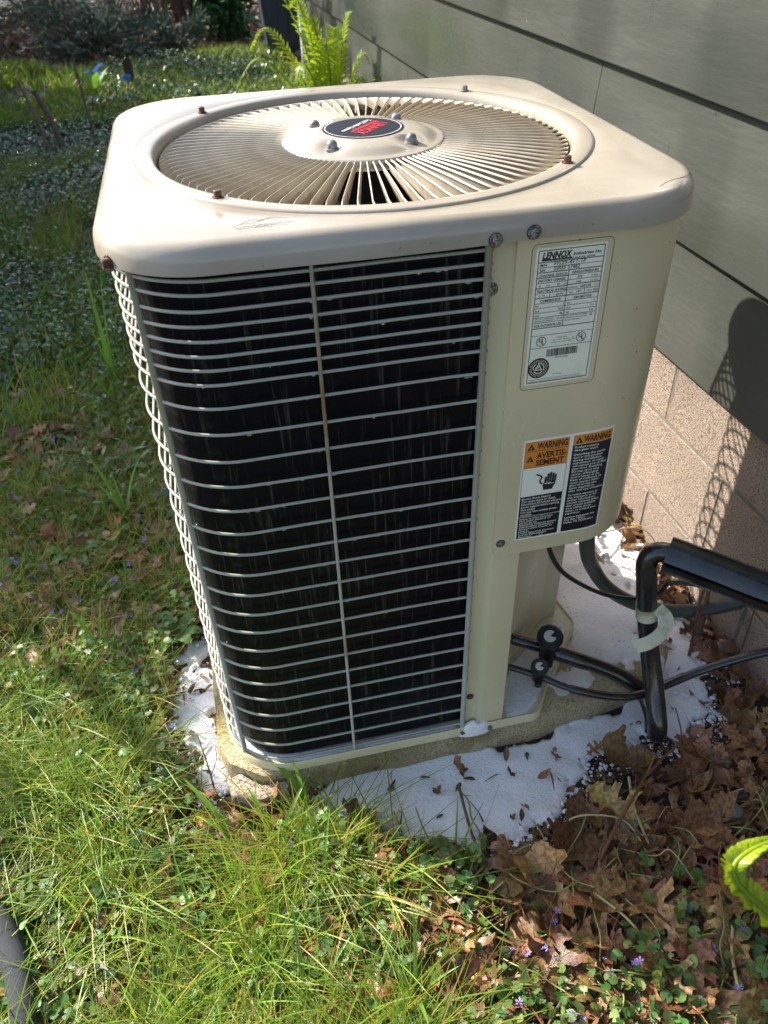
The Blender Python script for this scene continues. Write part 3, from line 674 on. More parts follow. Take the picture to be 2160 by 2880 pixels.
def circ_ring(fn, cu, cv, r0, r1, n=28): ink.grid([[fn(cu+r0*math.cos(2*PI*k/n), cv+r0*math.sin(2*PI*k/n)) for k in range(n)], [fn(cu+r1*math.cos(2*PI*k/n), cv+r1*math.sin(2*PI*k/n)) for k in range(n)]], closed=True)
g1 = lambda x, y: panel_pt(px0+x, pz0+y, .0011)
for cu in (.20, .80):
    circ_ring(g1, PW*cu, -PH*.662, .0083, .0095)
    put_text(ink, 'U', PW*cu-.0052, -PH*.662-.001, .011, g1, bold=.03); put_text(ink, 'L', PW*cu+.0008, -PH*.662-.0055, .011, g1, bold=.03)
tx('C', .665,.672,.024, bold=.01)
for j, s in enumerate(('LISTED 464H','SECTION OF CENTRAL','COOLING AIR CONDITIONER')): tx(s, .50,.648+.017*j,.012, align='C', width=(.16,.26,.30)[j])
rs = random.Random(2); u = .30
while u < .76:
    w = rs.choice((.004,.004,.008,.012)); ink.add([f1(u, .728), f1(u+w, .728), f1(u+w, .785), f1(u, .785)], [(0,1,2,3)]); u += w+rs.choice((.004,.004,.008))
tx('5895F57482', .53,.803,.015, align='C', width=.20)
tx('R-16550', .44,.935,.014, width=.12)
tx('CERTIFIED CAPACITY AND EFFICIENCY RATINGS ARE VALID ONLY WHEN THE', .065,.962,.010, width=.80); tx('COMBINATION OF INDOOR AND OUTDOOR UNITS IS LISTED IN THE ARI DIRECTORY', .065,.976,.010, width=.86)
cu, cv = PW*.20, -PH*.868
ink.add([g1(cu+.0205*math.cos(2*PI*k/32), cv+.0205*math.sin(2*PI*k/32)) for k in range(32)], [tuple(range(32))])
part('plate_print', ink, M['ink'], plate)
mb = MB(); g2 = lambda x, y: panel_pt(px0+x, pz0+y, .0015)
def ringseg(mb, g, cx, cy, r0, r1, a0, a1, n=16): mb.grid([[g(cx+r*math.cos(math.radians(a0+(a1-a0)*k/n)), cy+r*math.sin(math.radians(a0+(a1-a0)*k/n))) for k in range(n+1)] for r in (r0, r1)])
ringseg(mb, g2, cu, cv, .0137, .0143, 0, 360, 40); ringseg(mb, g2, cu, cv, .0095, .0112, -30, 100); ringseg(mb, g2, cu, cv, .0095, .0112, 120, 190); ringseg(mb, g2, cu, cv, .0095, .0112, 215, 320)
for (a, b) in (((-.0075,-.0035),(0,.0085)),((0,.0085),(.0062,-.0045)),((-.0075,-.0035),(.0045,-.0035)),((-.0035,-.001),(.0005,.004))):
    d = Vector(b)-Vector(a); n_ = Vector((-d.y, d.x)).normalized()*.0009
    mb.add([g2(cu+a[0]-n_.x, cv+a[1]-n_.y), g2(cu+b[0]-n_.x, cv+b[1]-n_.y), g2(cu+b[0]+n_.x, cv+b[1]+n_.y), g2(cu+a[0]+n_.x, cv+a[1]+n_.y)], [(0,1,2,3)])
for k in range(40):
    aa = 360*k/40
    if k % 10 == 9: continue
    ringseg(mb, g2, cu, cv, .0160, .0172, aa, aa+5, 1)
part('plate_emblem', mb, M['plate'], plate)

# warning label
qx0, qz0, QW, QH = .6945, -.4515, .1945, .2605
w0 = lambda u, v, off=.0006: panel_pt(qx0+QW*u, qz0-QH*v+.004*max(0, u-.5)*(1 if v < .1 else 0), off)
mb = MB(); n = 14; mb.grid([[w0(k/n, v) for k in range(n+1)] for v in (0, .5, 1)]); wlab = part('warning_label', mb, M['white'], ac, label='two column orange white and black warning label')
def wrect(mb, u0, v0, u1_, v1, off=.0011, n=8): mb.grid([[w0(u0+(u1_-u0)*k/n, v, off) for k in range(n+1)] for v in (v0, v1)])
mb = MB(); wrect(mb,.02,.022,.497,.107); wrect(mb,.02,.110,.497,.262); wrect(mb,.542,.022,.98,.107); part('orange_band', mb, M['orange'], wlab)
mb = MB(); wrect(mb,.02,.545,.497,.752); wrect(mb,.02,.758,.497,.982); wrect(mb,.542,.110,.98,.982); part('black_panel', mb, M['inkblue'], wlab)
mb = MB(); gw = lambda x, y: panel_pt(qx0+x, qz0+y, .0015)
wrect(mb,.02,.106,.497,.1095,.0015); wrect(mb,.02,.261,.497,.2640,.0015); wrect(mb,.0155,.262,.019,.55,.0015); wrect(mb,.497,.262,.5005,.55,.0015)
def wt(mb, s, u, v, size, width=None, **k): put_text(mb, s, QW*u, -QH*v, size*QH, gw, width=width*QW if width else None, **k)
wt(mb,'WARNING',.15,.092,.082,.33,bold=.03); wt(mb,'WARNING',.655,.092,.082,.30,bold=.03); wt(mb,'AVERTIS-',.15,.180,.075,.33,bold=.03); wt(mb,'SEMENT',.15,.248,.075,.31,bold=.03)
for u, v in ((.045,.095),(.045,.205),(.565,.095)):
    x, y = QW*u, -QH*v; mb.add([gw(x,y), gw(x+.0155,y), gw(x+.00775,y+.0145)], [(0,1,2)])
# hand and cable pictogram
hx, hy = QW*.33, -QH*.50
def blob(pts, k=1.): mb.add([gw(hx+a*k, hy+b*k) for a, b in pts], [tuple(range(len(pts)))])
blob([(-.012,0),(.008,0),(.009,.006),(.0135,.013),(.0130,.0175),(.010,.0215),(-.0135,.0185),(-.0145,.012),(-.0125,.006)])
for x, w, y0, y1 in ((-.0115,.0042,.017,.034),(-.0062,.0042,.018,.042),(-.0008,.0042,.019,.0445),(.0046,.0042,.020,.0415),(.0096,.0040,.019,.038)):
    blob([(x,y0),(x+w,y0+.0006),(x+w+.0008,y1-.002),(x+w*.5+.0006,y1),(x+.0004,y1-.002)])
for a, b in zip([(-.030,.043),(-.021,.038),(-.017,.0335),(-.0215,.027),(-.020,.020),(-.0165,.0175)], [(-.021,.038),(-.017,.0335),(-.0215,.027),(-.020,.020),(-.0165,.0175),(-.0155,.0170)]):
    d = (Vector(b)-Vector(a)); n_ = Vector((-d.y, d.x)).normalized()*.0017; d *= .08
    mb.add([gw(hx+a[0]-d.x-n_.x, hy+a[1]-d.y-n_.y), gw(hx+b[0]+d.x-n_.x, hy+b[1]+d.y-n_.y), gw(hx+b[0]+d.x+n_.x, hy+b[1]+d.y+n_.y), gw(hx+a[0]-d.x+n_.x, hy+a[1]-d.y+n_.y)], [(0,1,2,3)])
part('black_print', mb, M['ink'], wlab)
mb = MB(); gw2 = lambda x, y: panel_pt(qx0+x, qz0+y, .0019); gw = gw2
zig = [(-.0155,.0155),(-.004,.0195),(-.0045,.0165),(.003,.0195),(.002,.0165),(.0140,.0150),(.0035,.0140),(.004,.0163),(-.004,.0140),(-.003,.0165)]
mb.add([gw(hx+a, hy+b) for a, b in zig], [tuple(range(len(zig)))])
L1 = ['Electric Shock Hazard.','Can cause injury or death.','Disconnect all remote electric','power supplies before opening','this panel.','Unit may have multiple power','supplies.']
for j, s in enumerate(L1): wt(mb, s, .038,.575+.0275*j,.029, len(s)*.0150, bold=.012)
L2 = ['Risque de Choc Électrique.','Peut causer blessures ou','pertes de vie.','Débrancher toutes les sources',"d'alimentation électrique à","distance avant d'ouvrir ce",'panneau.',"L'unité peut avoir plusieurs","sources d'alimentation",'électrique.']
for j, s in enumerate(L2): wt(mb, s, .038,.782+.0215*j,.0245, len(s)*.0148, bold=.012)
wt(mb,'S.C',.28,.976,.0245,.05)
L3 = ['Product contains','fiberglass wool.','','Disturbing the insula-','tion in this product','during installation,','maintenance, or repair','will expose you to fiber-','glass wool. Breathing','this may cause lung','cancer. (Fiberglass','wool is known to the','State of California to','cause cancer.) Fiber-','glass wool may also','cause respiratory,','skin, and eye irritation.','','To reduce exposure to','this substance or for','further information,','consult material safety','data sheets available','from address shown','below, or contact your','supervisor.','','Lennox Industries Inc.','P.O. Box 799011','Dallas, TX 75379-9011']
v = .140
for s in L3:
    if not s: v += .014; continue
    wt(mb, s, .565, v, .0285, len(s)*.0165, bold=.012); v += .0275
for (u, v_) in ((.045,.095),(.045,.205),(.565,.095)): wt(mb, '!', u+.033, v_-.004, .035, .008)
part('white_print', mb, M['white'], wlab)
# the exclamation marks sit on black triangles and are orange like the band: keep them as print

# base pan
pano = arc(R0,R0,R0+.014,180,270,12)+[(.3,-.014),(.6,-.014),(.785,-.014)]+arc(.795,.03,.045,270,315,4)+[(.87,.065),(.96,.165),(1.015,.235)]+arc(1.0,.285,.042,330,380,3)+[(1.03,.36),(1.014,.42),(1.014,.7)]+arc(1-R0,1-R0,R0+.014,0,90,10)+arc(R0,1-R0,R0+.014,90,180,10)
def inset(poly, d):
    c = Vector((.5,.5)); out = []
    n = len(poly)
    for i in range(n):
        a, b, e = Vector(poly[i-1]), Vector(poly[i]), Vector(poly[(i+1)%n]); t = (e-a)
        if t.length < 1e-6: t = Vector((1,0))
        t.normalize(); out.append((b.x-t.y*d, b.y+t.x*d))
    return out
mb = MB(); rows = []
for d, z in ((.006,-1.3915),(0,-1.389),(0,-1.362),(.0025,-1.3585),(.0055,-1.360),(.007,-1.366)): rows.append([(x, y, z) for x, y in inset(pano, d)])
mb.grid(rows, closed=True); b = len(mb.v)-len(pano); mb.f.append(tuple(range(b, b+len(pano))))
pan = part('base_pan', mb, M['paint_shade_lifted'], ac); smooth_angle(pan, 40)

# ------------------------------------------------------------------ foam (stuff)
def foam_sheet(name, poly, zbase, h, edge, m, seed, label, step=.006, wob=.085, parent=None, flat=False):
    xs = [p[0] for p in poly]; ys = [p[1] for p in poly]
    X, Y = np.meshgrid(np.arange(min(xs)-.05, max(xs)+.05, step), np.arange(min(ys)-.05, max(ys)+.05, step))
    d = polydist(X, Y, poly) + (fbm(X, Y, 14, seed)-.5)*wob*2
    t = np.clip(d/edge, -1, 1); s = np.where(t > 0, t*(2-t), t*2)
    zb = (gz(X, Y) if zbase is None else zbase)
    Z = zb - .004 + h*(s*.75 + (fbm(X, Y, 15, seed+9, 2)-.5)*.75*(t > 0) + .25*(fbm(X, Y, 5, seed+4)))*1.0 + np.where(t <= 0, -.012, 0)
    keep = d > -edge*.5
    idx = np.arange(X.size).reshape(X.shape)
    kq = keep[:-1,:-1] & keep[:-1,1:] & keep[1:,1:] & keep[1:,:-1]
    F = np.stack([idx[:-1,:-1][kq], idx[:-1,1:][kq], idx[1:,1:][kq], idx[1:,:-1][kq]], 1)
    used = np.unique(F); remap = -np.ones(X.size, int); remap[used] = np.arange(len(used))
    V = np.stack([X.ravel(), Y.ravel(), Z.ravel()], 1)[used]
    me = tri_mesh(name, wnp(V), remap[F], smooth=True); me.materials.append(m)
    o = link(name, me, None, parent); o['kind'] = 'stuff'
    if parent is None: o['label'] = label
    return o
front = [(.20,.02),(.415,.03),(.751,.02),(.971,.03),(1.21,.05),(1.299,.028),(1.36,-.04),(1.30,-.085),(1.235,-.088),(1.128,-.092),(1.02,-.09),(.965,-.125),(.885,-.165),(.84,-.225),(.79,-.250),(.706,-.240),(.65,-.290),(.59,-.25),(.544,-.262),(.463,-.22),(.391,-.235),(.321,-.165),(.25,-.125),(.19,-.07)]
foam_sheet('foam', front, None, .017, .035, M['foam'], 1, 'white cleaning foam spread on the ground along the front of the pad')
left = [(-.02,.06),(-.05,.03),(-.115,.10),(-.165,.2),(-.18,.33),(-.185,.50),(-.13,.60),(-.09,.57),(-.04,.6),(-.03,.3)]
foam_sheet('foam', left, None, .018, .03, M['foam'], 21, 'white foam between the unit left side and the grass')
right = [(1.20,.04),(1.36,-.05),(1.42,.05),(1.44,.169),(1.47,.48),(1.49,.72),(1.47,.95),(1.40,.95),(1.24,.9),(1.2,.5)]
foam_sheet('foam', right, None, .016, .03, M['foam'], 31, 'white foam on the ground between the pad and the foundation')
foam_sheet('foam', [(.84,.04),(.93,.05),(1.06,.10),(1.22,.10),(1.26,.16),(1.262,.45),(1.24,.8),(1.22,1.0),(1.03,1.02),(1.02,.5),(1.03,.3),(.96,.16)], -1.392, .009, .03, M['foamdirty'], 41, 'thin dirty foam film on the pad right of the unit')
foam_sheet('foam_film', [(.735,.0),(.79,.0),(.83,.03),(.95,.17),(1.01,.25),(1.015,.30),(.97,.30),(.80,.17),(.73,.08)], -1.364, .007, .012, M['foamdirty'], 51, '', step=.004, wob=.008, parent=pan)
foam_sheet('foam_film', [(.17,-.006),(.59,-.006),(.60,.02),(.17,.022)]+arc(R0,R0,R0-.03,270,180,6)+[(.025,.4),(-.006,.4)]+arc(R0,R0,R0+.004,180,260,8), -1.362, .004, .008, M['foamdirty'], 53, '', step=.004, wob=.004, parent=pan)
mb = MB(); n = 20; rows = []
for i in range(9):
    t = i/8; r = math.cos(t*PI/2); rows.append([(.637+.048*r*math.cos(2*PI*k/n), -.008+.014*r*math.sin(2*PI*k/n), -1.392+.05*math.sin(t*PI/2)*(.9+.25*mnoise.noise(Vector((math.cos(k/n*2*PI)*2, t*3, 1))))) for k in range(n)])
o = part('foam_lump', MB().grid(rows, closed=True), M['foam'], pan, smooth=True); o['kind'] = 'stuff'

# ------------------------------------------------------------------ pipes and cables
suction = thing('suction_pipe', 'thick black insulated refrigerant pipe rising from the large valve towards the wall', 'pipe', (1.13, -.05, -1.46))
low = spline([(.80,.175,-1.262),(.828,.161,-1.268),(.89,.134,-1.285),(.958,.1,-1.305),(1.034,.073,-1.335),(1.103,.042,-1.372),(1.146,.010,-1.410),(1.150,-.040,-1.438),(1.134,-.085,-1.452)], 6)
part('lower_run', MB().tube(low, .021, 14, rf=lambda t: .016 if t < .28 else (.0235 if t < .42 or t > .72 else .0215)), M['rubber'], suction, smooth=True)
ris = spline([(1.136,-.100,-1.448),(1.133,-.090,-1.40),(1.138,-.027,-1.32),(1.13,.021,-1.22),(1.112,.048,-1.1),(1.097,.061,-.99),(1.093,.070,-.945),(1.104,.072,-.918),(1.130,.060,-.908),(1.175,.020,-.915)], 6)
part('riser', MB().tube(ris, .0265, 16), M['rubber'], suction, smooth=True)
sl = spline([(1.128,.052,-.905),(1.203,-.012,-.915),(1.309,-.104,-.930),(1.42,-.19,-.942),(1.60,-.33,-.955)], 8)
mb = MB(); P = [Vector(p) for p in sl]; rows = []
for i, p in enumerate(P):
    t = (P[min(i+1,len(P)-1)]-P[max(i-1,0)]).normalized(); up = Vector((0,0,1)); up = (up-t*up.dot(t)).normalized(); sd = t.cross(up)
    rows.append([p+(up*math.cos(a)+sd*math.sin(a))*(.047+(.0015 if k in (0,30) else 0)) for k, a in enumerate([math.radians(86+349*k/30) for k in range(31)])]+[p+(up*math.cos(a)+sd*math.sin(a))*.036 for a in [math.radians(86+349*(30-k)/30) for k in range(31)]])
mb.grid(rows, closed=True); mb.add(rows[0], [(i, i+1, 60-i, 61-i) for i in range(30)])
smooth_angle(part('foam_sleeve', mb, M['rubber'], suction), 60)
tp = [p for p in ris if -1.135 < p.z < -1.075]
part('tape_wrap', MB().tube([ris[0].lerp(ris[0],0)]*0+tp, .0285, 16), M['tape'], suction, smooth=True)
tail = spline([(1.128,.030,-1.075),(1.142,.0,-1.09),(1.120,-.022,-1.112),(1.085,-.030,-1.130),(1.050,-.022,-1.146)], 5)
vd_ = (Vector((1.1,.03,-1.1))-Vector((.1752,-1.2095,.4238))).normalized(); tw_ = [(p, (tail[min(i+1,len(tail)-1)]-tail[max(i-1,0)]).cross(vd_).normalized()) for i, p in enumerate(tail)]
part('tape_tail', MB().grid([[tuple(p+wv*.017), tuple(p), tuple(p-wv*.017)] for p, wv in tw_]), M['tape'], suction, smooth=True)
# service valves
def valve(cx, cy, z0, s, nm, ax, lab):
    t = thing('service_valve', lab, 'valve', (cx, cy, z0), 'service valves at the foot of the unit')
    part('valve_body', MB().lathe([(.0001,z0-.030*s),(.021*s,z0-.028*s),(.0225*s,z0+.010*s),(.019*s,z0+.022*s),(.021*s,z0+.026*s),(.0005,z0+.028*s)], (cx,cy,0), 8), M['brass'], t)
    mb = MB(); tilt = Vector((-.25,-.45,1)).normalized(); u = tilt.orthogonal().normalized(); w = tilt.cross(u); c = Vector((cx,cy,z0+.022*s))
    rg = lambda r, h: [c+tilt*h+(u*math.cos(2*PI*i/12)+w*math.sin(2*PI*i/12))*r for i in range(12)]
    mb.grid([rg(.020*s,0), rg(.022*s,.006*s), rg(.028*s,.012*s), rg(.029*s,.030*s), rg(.025*s,.035*s), rg(.0001,.035*s)], closed=True); smooth_angle(part('valve_cap', mb, M['brass'], t), 35)
    mb = MB(); k = [math.radians(a) for a in range(-20, 291, 15)]; mb.add([c+tilt*.0365*s]+[c+tilt*.0365*s+(u*math.cos(a)+w*math.sin(a))*.0135*s for a in k], [(0,i,i+1) for i in range(1,len(k))]); part('cap_label', mb, M['vcap'], t)
    mb = MB().tube([(cx-.002,cy-.005,z0-.004*s),(cx-.018*s,cy-.040*s,z0-.010*s)], .012*s, 10); part('service_port', mb, M['brass'], t, smooth=True)
    return t
valve(.893,.132,-1.275,1.25,'',0,'large black service valve with cream disc on its cap, on the thick pipe')
valve(.843,.070,-1.300,.85,'',0,'small black service valve with cream disc on its cap, on the thin pipe')
liquid = thing('liquid_line', 'thin black refrigerant line sagging from the small valve to the right', 'pipe', (1.1, -.01, -1.46))
part('line', MB().tube(spline([(.735,.13,-1.300),(.782,.108,-1.305),(.843,.070,-1.312),(.894,.037,-1.325),(.939,.013,-1.335),(1.002,-.004,-1.352),(1.067,-.015,-1.365),(1.139,-.012,-1.372),(1.212,-.003,-1.362),(1.293,0,-1.340),(1.379,-.009,-1.31),(1.473,-.024,-1.28),(1.62,-.06,-1.24)], 6), .0105, 10, rf=lambda t: .0095 if .02 < t < .30 else .0122), M['rubber'], liquid, smooth=True)
cond = thing('conduit', 'grey flexible electrical conduit curving from under the panel to the wall', 'conduit', (1.25, .23, G))
cpts = spline([(.905,.085,-.70),(.925,.100,-.80),(.972,.155,-.95),(1.034,.219,-1.08),(1.093,.24,-1.18),(1.167,.245,-1.26),(1.253,.234,-1.31),(1.351,.214,-1.33),(1.458,.193,-1.32),(1.56,.175,-1.28),(1.66,.165,-1.22)], 10)
part('jacket', MB().tube(cpts, .0205, 12), M['conduit'], cond, smooth=True)
wire = thing('control_wire', 'thin black wire hanging from under the access panel beside the conduit', 'wire', (1.0, .09, -1.3))
part('strand', MB().tube(spline([(.805,.075,-.72),(.813,.066,-.8),(.826,.061,-.85),(.865,.069,-.92),(.938,.085,-1.0),(1.014,.093,-1.06),(1.09,.100,-1.10),(1.137,.090,-1.10),(1.150,.062,-1.05),(1.155,.052,-1.015),(1.179,.036,-1.0),(1.232,-.001,-.995),(1.285,-.056,-.99),(1.345,-.110,-.995),(1.57,-.28,-1.01)], 6), .0062, 6), M['cable'], wire, smooth=True)
# hose in the bottom left corner
hose = thing('garden_hose', 'dark grey fabric covered hose lying in the grass at the bottom left corner', 'hose', (-.5, -.3, G))
hp = spline([(-.95,.02,-1.44),(-.80,-.03,-1.43),(-.665,-.11,-1.42),(-.585,-.20,-1.41),(-.530,-.294,-1.41),(-.495,-.39,-1.415),(-.480,-.52,-1.43),(-.5,-.75,-1.45)], 30)
part('sleeve', MB().tube(hp, .029, 16, rf=lambda t: .029), M['hose'], hose, smooth=True)

# ------------------------------------------------------------------ vegetation and litter
def leaf_outline(kind, rs):
    if kind == 'oak':
        half = [(.0,.012),(.07,.02),(.13,.07),(.17,.15),(.155,.205),(.22,.17),(.265,.08),(.31,.07),(.36,.14),(.385,.30),(.36,.40),(.43,.36),(.455,.40),(.49,.30),(.50,.13),(.545,.085),(.59,.14),(.63,.27),(.625,.36),(.69,.30),(.72,.33),(.735,.22),(.735,.10),(.775,.08),(.82,.12),(.845,.20),(.88,.13),(.90,.16),(.925,.07),(.97,.05)]
    elif kind == 'maple':
        half = [(.0,.015),(-.02,.10),(-.08,.22),(-.04,.30),(.02,.36),(.06,.33),(.12,.42),(.18,.40),(.26,.56),(.30,.48),(.38,.47),(.36,.36),(.44,.34),(.42,.22),(.46,.15),(.56,.20),(.60,.17),(.66,.24),(.72,.17),(.80,.15),(.84,.07),(.93,.035)]
    else:
        half = [(0,.012),(.06,.06),(.15,.14),(.28,.21),(.42,.235),(.56,.225),(.70,.18),(.83,.105),(.93,.04)]
    L = [(t+rs.uniform(-.012,.012), -w*rs.uniform(.88,1.12)) for t, w in half]; Rr = [(t+rs.uniform(-.012,.012), w*rs.uniform(.88,1.12)) for t, w in half]
    L[0] = (0, -.010); Rr[0] = (0, .010)
    return L+[(1.0, 0)]+Rr[::-1]
def leaf_template(kind, rs, fold, curl, roll, wav, stem=True, grid_=.085):
    o = leaf_outline(kind, rs); n = len(o)
    pts = [Vector(p) for p in o]; 
    inner = []
    g = -.6
    xs = np.arange(.04, .97, grid_); ys = np.arange(-.51, .52, grid_)
    for x in xs:
        for y in ys:
            if inpoly(np.array([x]), np.array([y]), o)[0] and polydist(np.array([x]), np.array([y]), o)[0] > .022: inner.append(Vector((x, y)))
    r = delaunay_2d_cdt(pts+inner, [], [list(range(n))], 1, 1e-5)
    v2 = np.array([(v.x, v.y) for v in r[0]]); F = np.array([f for f in r[2] if len(f) == 3])
    x, y = v2[:,0], v2[:,1]
    # roll the blade round its midrib, curl it lengthwise, ripple it
    aw = roll*y*2.2; R_ = 1/(roll*2.2+1e-6) if abs(roll) > .01 else None
    if R_: Y = np.sin(aw)*R_; Zz = (1-np.cos(aw))*R_
    else: Y = y; Zz = np.zeros_like(y)
    Zz = Zz + fold*np.abs(y) + wav*np.sin(x*11+rs.uniform(0,6))*np.abs(y)*1.2 + wav*.5*np.sin(y*13+x*5+rs.uniform(0,6))
    if abs(curl) > .01: Rc = 1/curl; a = (x-.4)*curl; X = np.sin(a)*(Rc-Zz)+.4; Zz = Rc-(Rc-Zz)*np.cos(a)
    else: X = x
    V = np.stack([X-.4, Y, Zz], 1)
    if stem:
        b = len(V); s0 = V[np.argmin(x)]; st = []
        for k in range(4):
            t = k/3; st += [(s0[0]-.28*t, s0[1]+.06*t*t-.006, s0[2]+.05*t), (s0[0]-.28*t, s0[1]+.06*t*t+.006, s0[2]+.05*t)]
        V = np.vstack([V, st]); F = np.vstack([F]+[[(b+2*k,b+2*k+1,b+2*k+3),(b+2*k,b+2*k+3,b+2*k+2)] for k in range(3)])
    return V, F
rs = random.Random(21)
LEAFMAT = mat('brown_dead_leaf', (.38,.20,.085), .28, (.17,.078,.033), nscale=24, nmin=.40, nmax=.62, trans=.16, objrand=.55, bump=.5, bscale=120, bdist=.0016, roughvar=.12, rscale=60)
# midrib and side veins from the leaf's own coordinates
N_, L__, p_ = nodes(LEAFMAT)
protos = []
for kind, cnt in (('oak', 7), ('maple', 4), ('plain', 5)):
    for k in range(cnt):
        V, F = leaf_template(kind, rs, rs.uniform(-.15,.35), rs.choice([-1,1])*rs.uniform(.2,1.7), rs.uniform(.1,1.3)*rs.choice([-1,1,1]), rs.uniform(.02,.07))
        protos.append((kind, V, F))
leaf_me = []
for kind, V, F in protos:
    # store in unit size (1 = leaf length) in model metres
    me = tri_mesh('fallen_leaf', V, F, smooth=True); me.materials.append(LEAFMAT); me.transform(Matrix.Scale(K, 4)); leaf_me.append((kind, me))
def in_pad(x, y, m=0.): return (x > -.06-m) & (x < 1.29+m) & (y > -.02-m) & (y < 1.09+m)
def frustum_pts(n, ymin, ymax, r):
    """random ground points the camera can see"""
    out = []
    C0 = np.array([.1752,-1.2095,.4238]); Rm = np.array(co.rotation_euler.to_matrix())
    while len(out) < n:
        x = r.uniform(-4.2, 3.2, 20000); y = r.uniform(ymin, ymax, 20000)
        d = np.stack([x-C0[0], y-C0[1], np.full(x.shape, G)-C0[2]], 1) @ Rm
        u = d[:,0]/-d[:,2]*2213.8; v = d[:,1]/-d[:,2]*2213.8
        ok = (np.abs(u) < 1180) & (np.abs(v) < 1560) & (d[:,2] < 0) & (x < wx(y, 1.50))
        out += list(np.stack([x[ok], y[ok]], 1))
    return np.array(out[:n])
# --- individually placed fallen leaves
cnt = 0
def put_leaf(x, y, z, size, kind=None, tilt=.5, label=None, group=None, az=None):
    global cnt
    cands = [m for k, m in leaf_me if (kind is None or k == kind)]
    me = rs.choice(cands)
    o = D.objects.new('fallen_leaf', me); COL.objects.link(o)
    o.location = W(x, y, z); o.rotation_euler = (rs.uniform(-tilt, tilt), rs.uniform(-tilt, tilt), rs.uniform(0, 2*PI) if az is None else az); o.scale = (size, size*rs.uniform(.8,1.1), size)
    k = kind or [kk for kk, m in leaf_me if m == me][0]
    nm = {'oak':'lobed oak', 'maple':'maple', 'plain':'plain oval'}[k]
    if label is None:
        sz = 'large' if size > .135 else ('mid sized' if size > .10 else 'small')
        if group.startswith('litter'):
            zn = 'by the foot of the riser pipe' if (x-1.13)**2+(y+.12)**2 < .03 else 'below the front foam' if y > -.30 and x < 1.1 else 'beside the near fern frond' if x > 1.05 and y < -.45 else 'in the dark litter at the right edge' if x > 1.12 else 'in the bottom ground ivy' if y < -.62 else 'at the sunny litter border' if x < .62 else 'in the middle of the shaded litter'
        elif group.startswith('wall'): zn = 'against the blocks beyond the conduit' if y > .5 else 'between the conduit and the blocks'
        else: zn = 'near the hose at the left bottom' if x < -.25 and y < .1 else 'in the grass left of the white foam' if y > .1 and y < .7 else 'in the shaded weeds' if y >= .7 else 'in the grass below the broken stone' if x > -.1 and y > -.3 else 'in the bottom grass'
        dr = ['to the wall','to the back','to the left','to the front'][int(round(o.rotation_euler[2]/(PI/2))) % 4]
        label = ('%s %s leaf %s, tip %s' % (sz, nm, zn, dr)).replace('mid sized', 'medium')
        if len(label.split()) > 16: label = label.replace('plain oval', 'oval').replace('lobed oak', 'oak')
        if len(label.split()) > 16: label = label.replace(' the ', ' ', 1)
        group = {'l':'fallen leaves in the shaded litter','w':'fallen leaves along the foundation','g':'fallen leaves in the grass'}[group[0]]
    tag(o, label, 'leaf', group); cnt += 1; return o
hz = lambda x, y: float(gz(x, y))
n = 0
while n < 135:   # shaded litter right of and in front of the pad
    x, y = rs.uniform(.38, 1.47), rs.uniform(-.86, .0)
    if x < .52 - .25*(y+.25) and rs.random() < .75: continue
    if polydist(np.array([x]), np.array([y]), front)[0] > -.035: continue
    if y > -.10: continue
    k = rs.choice(['oak','oak','maple','plain']); s = rs.uniform(.09,.205) if k != 'plain' else rs.uniform(.07,.12)
    put_leaf(x, y, hz(x, y)+rs.uniform(.010,.040), s, k, .34, None, 'litter'); n += 1
n = 0
while n < 34:    # between pad and foundation
    x, y = rs.uniform(1.28, 1.50), rs.uniform(.0, 1.6)
    if y < .9 and x < 1.40: continue
    put_leaf(x, y, hz(x, y)+rs.uniform(.012,.04), rs.uniform(.07,.14), rs.choice(['oak','maple','plain']), .5, None, 'wall'); n += 1
n = 0
while n < 110:    # among the grass at the left
    x, y = rs.uniform(-.85, .35), rs.uniform(-.6, 1.2)
    if in_pad(x, y, .12): continue
    if x < -.62-.17*y: continue
    put_leaf(x, y, hz(x, y)+rs.uniform(.015,.055), rs.uniform(.07,.14), rs.choice(['maple','plain','oak']), .5, None, 'grass'); n += 1
for (x, y, s, k, lab) in ((1.35,-.16,.17,'oak','large tan oak leaf lying flat on the foam just right of the riser pipe foot'),(1.36,-.33,.20,'oak','large brown deeply lobed oak leaf at the right edge below the pipes'),(1.0,-.30,.12,'maple','curled orange brown leaf at the foam edge left of the twig'),
    (.93,-.55,.18,'oak','long arched oak leaf in the middle of the shaded litter'),(1.13,-.50,.19,'maple','large golden speckled leaf left of the near fern frond'),(1.06,-.75,.19,'maple','large grey brown wet leaf at the bottom right'),(.30,-.62,.11,'oak','sunlit tan oak leaf at the bottom beside the ground ivy'),(.44,-.74,.13,'maple','sunlit pale leaf at the bottom centre'),(-.235,.86,.13,'plain','large curled tan leaf standing in the weeds behind the broad grass tuft'),(.79,-.14,.05,'plain','small brown leaf scrap floating on the foam in front of the pad'),(.95,-.10,.07,'oak','small crumpled brown leaf on the foam near the pipe foot')):
    put_leaf(x, y, hz(x, y)+.035, s, k, .25, lab, 'leaves picked out in the litter')
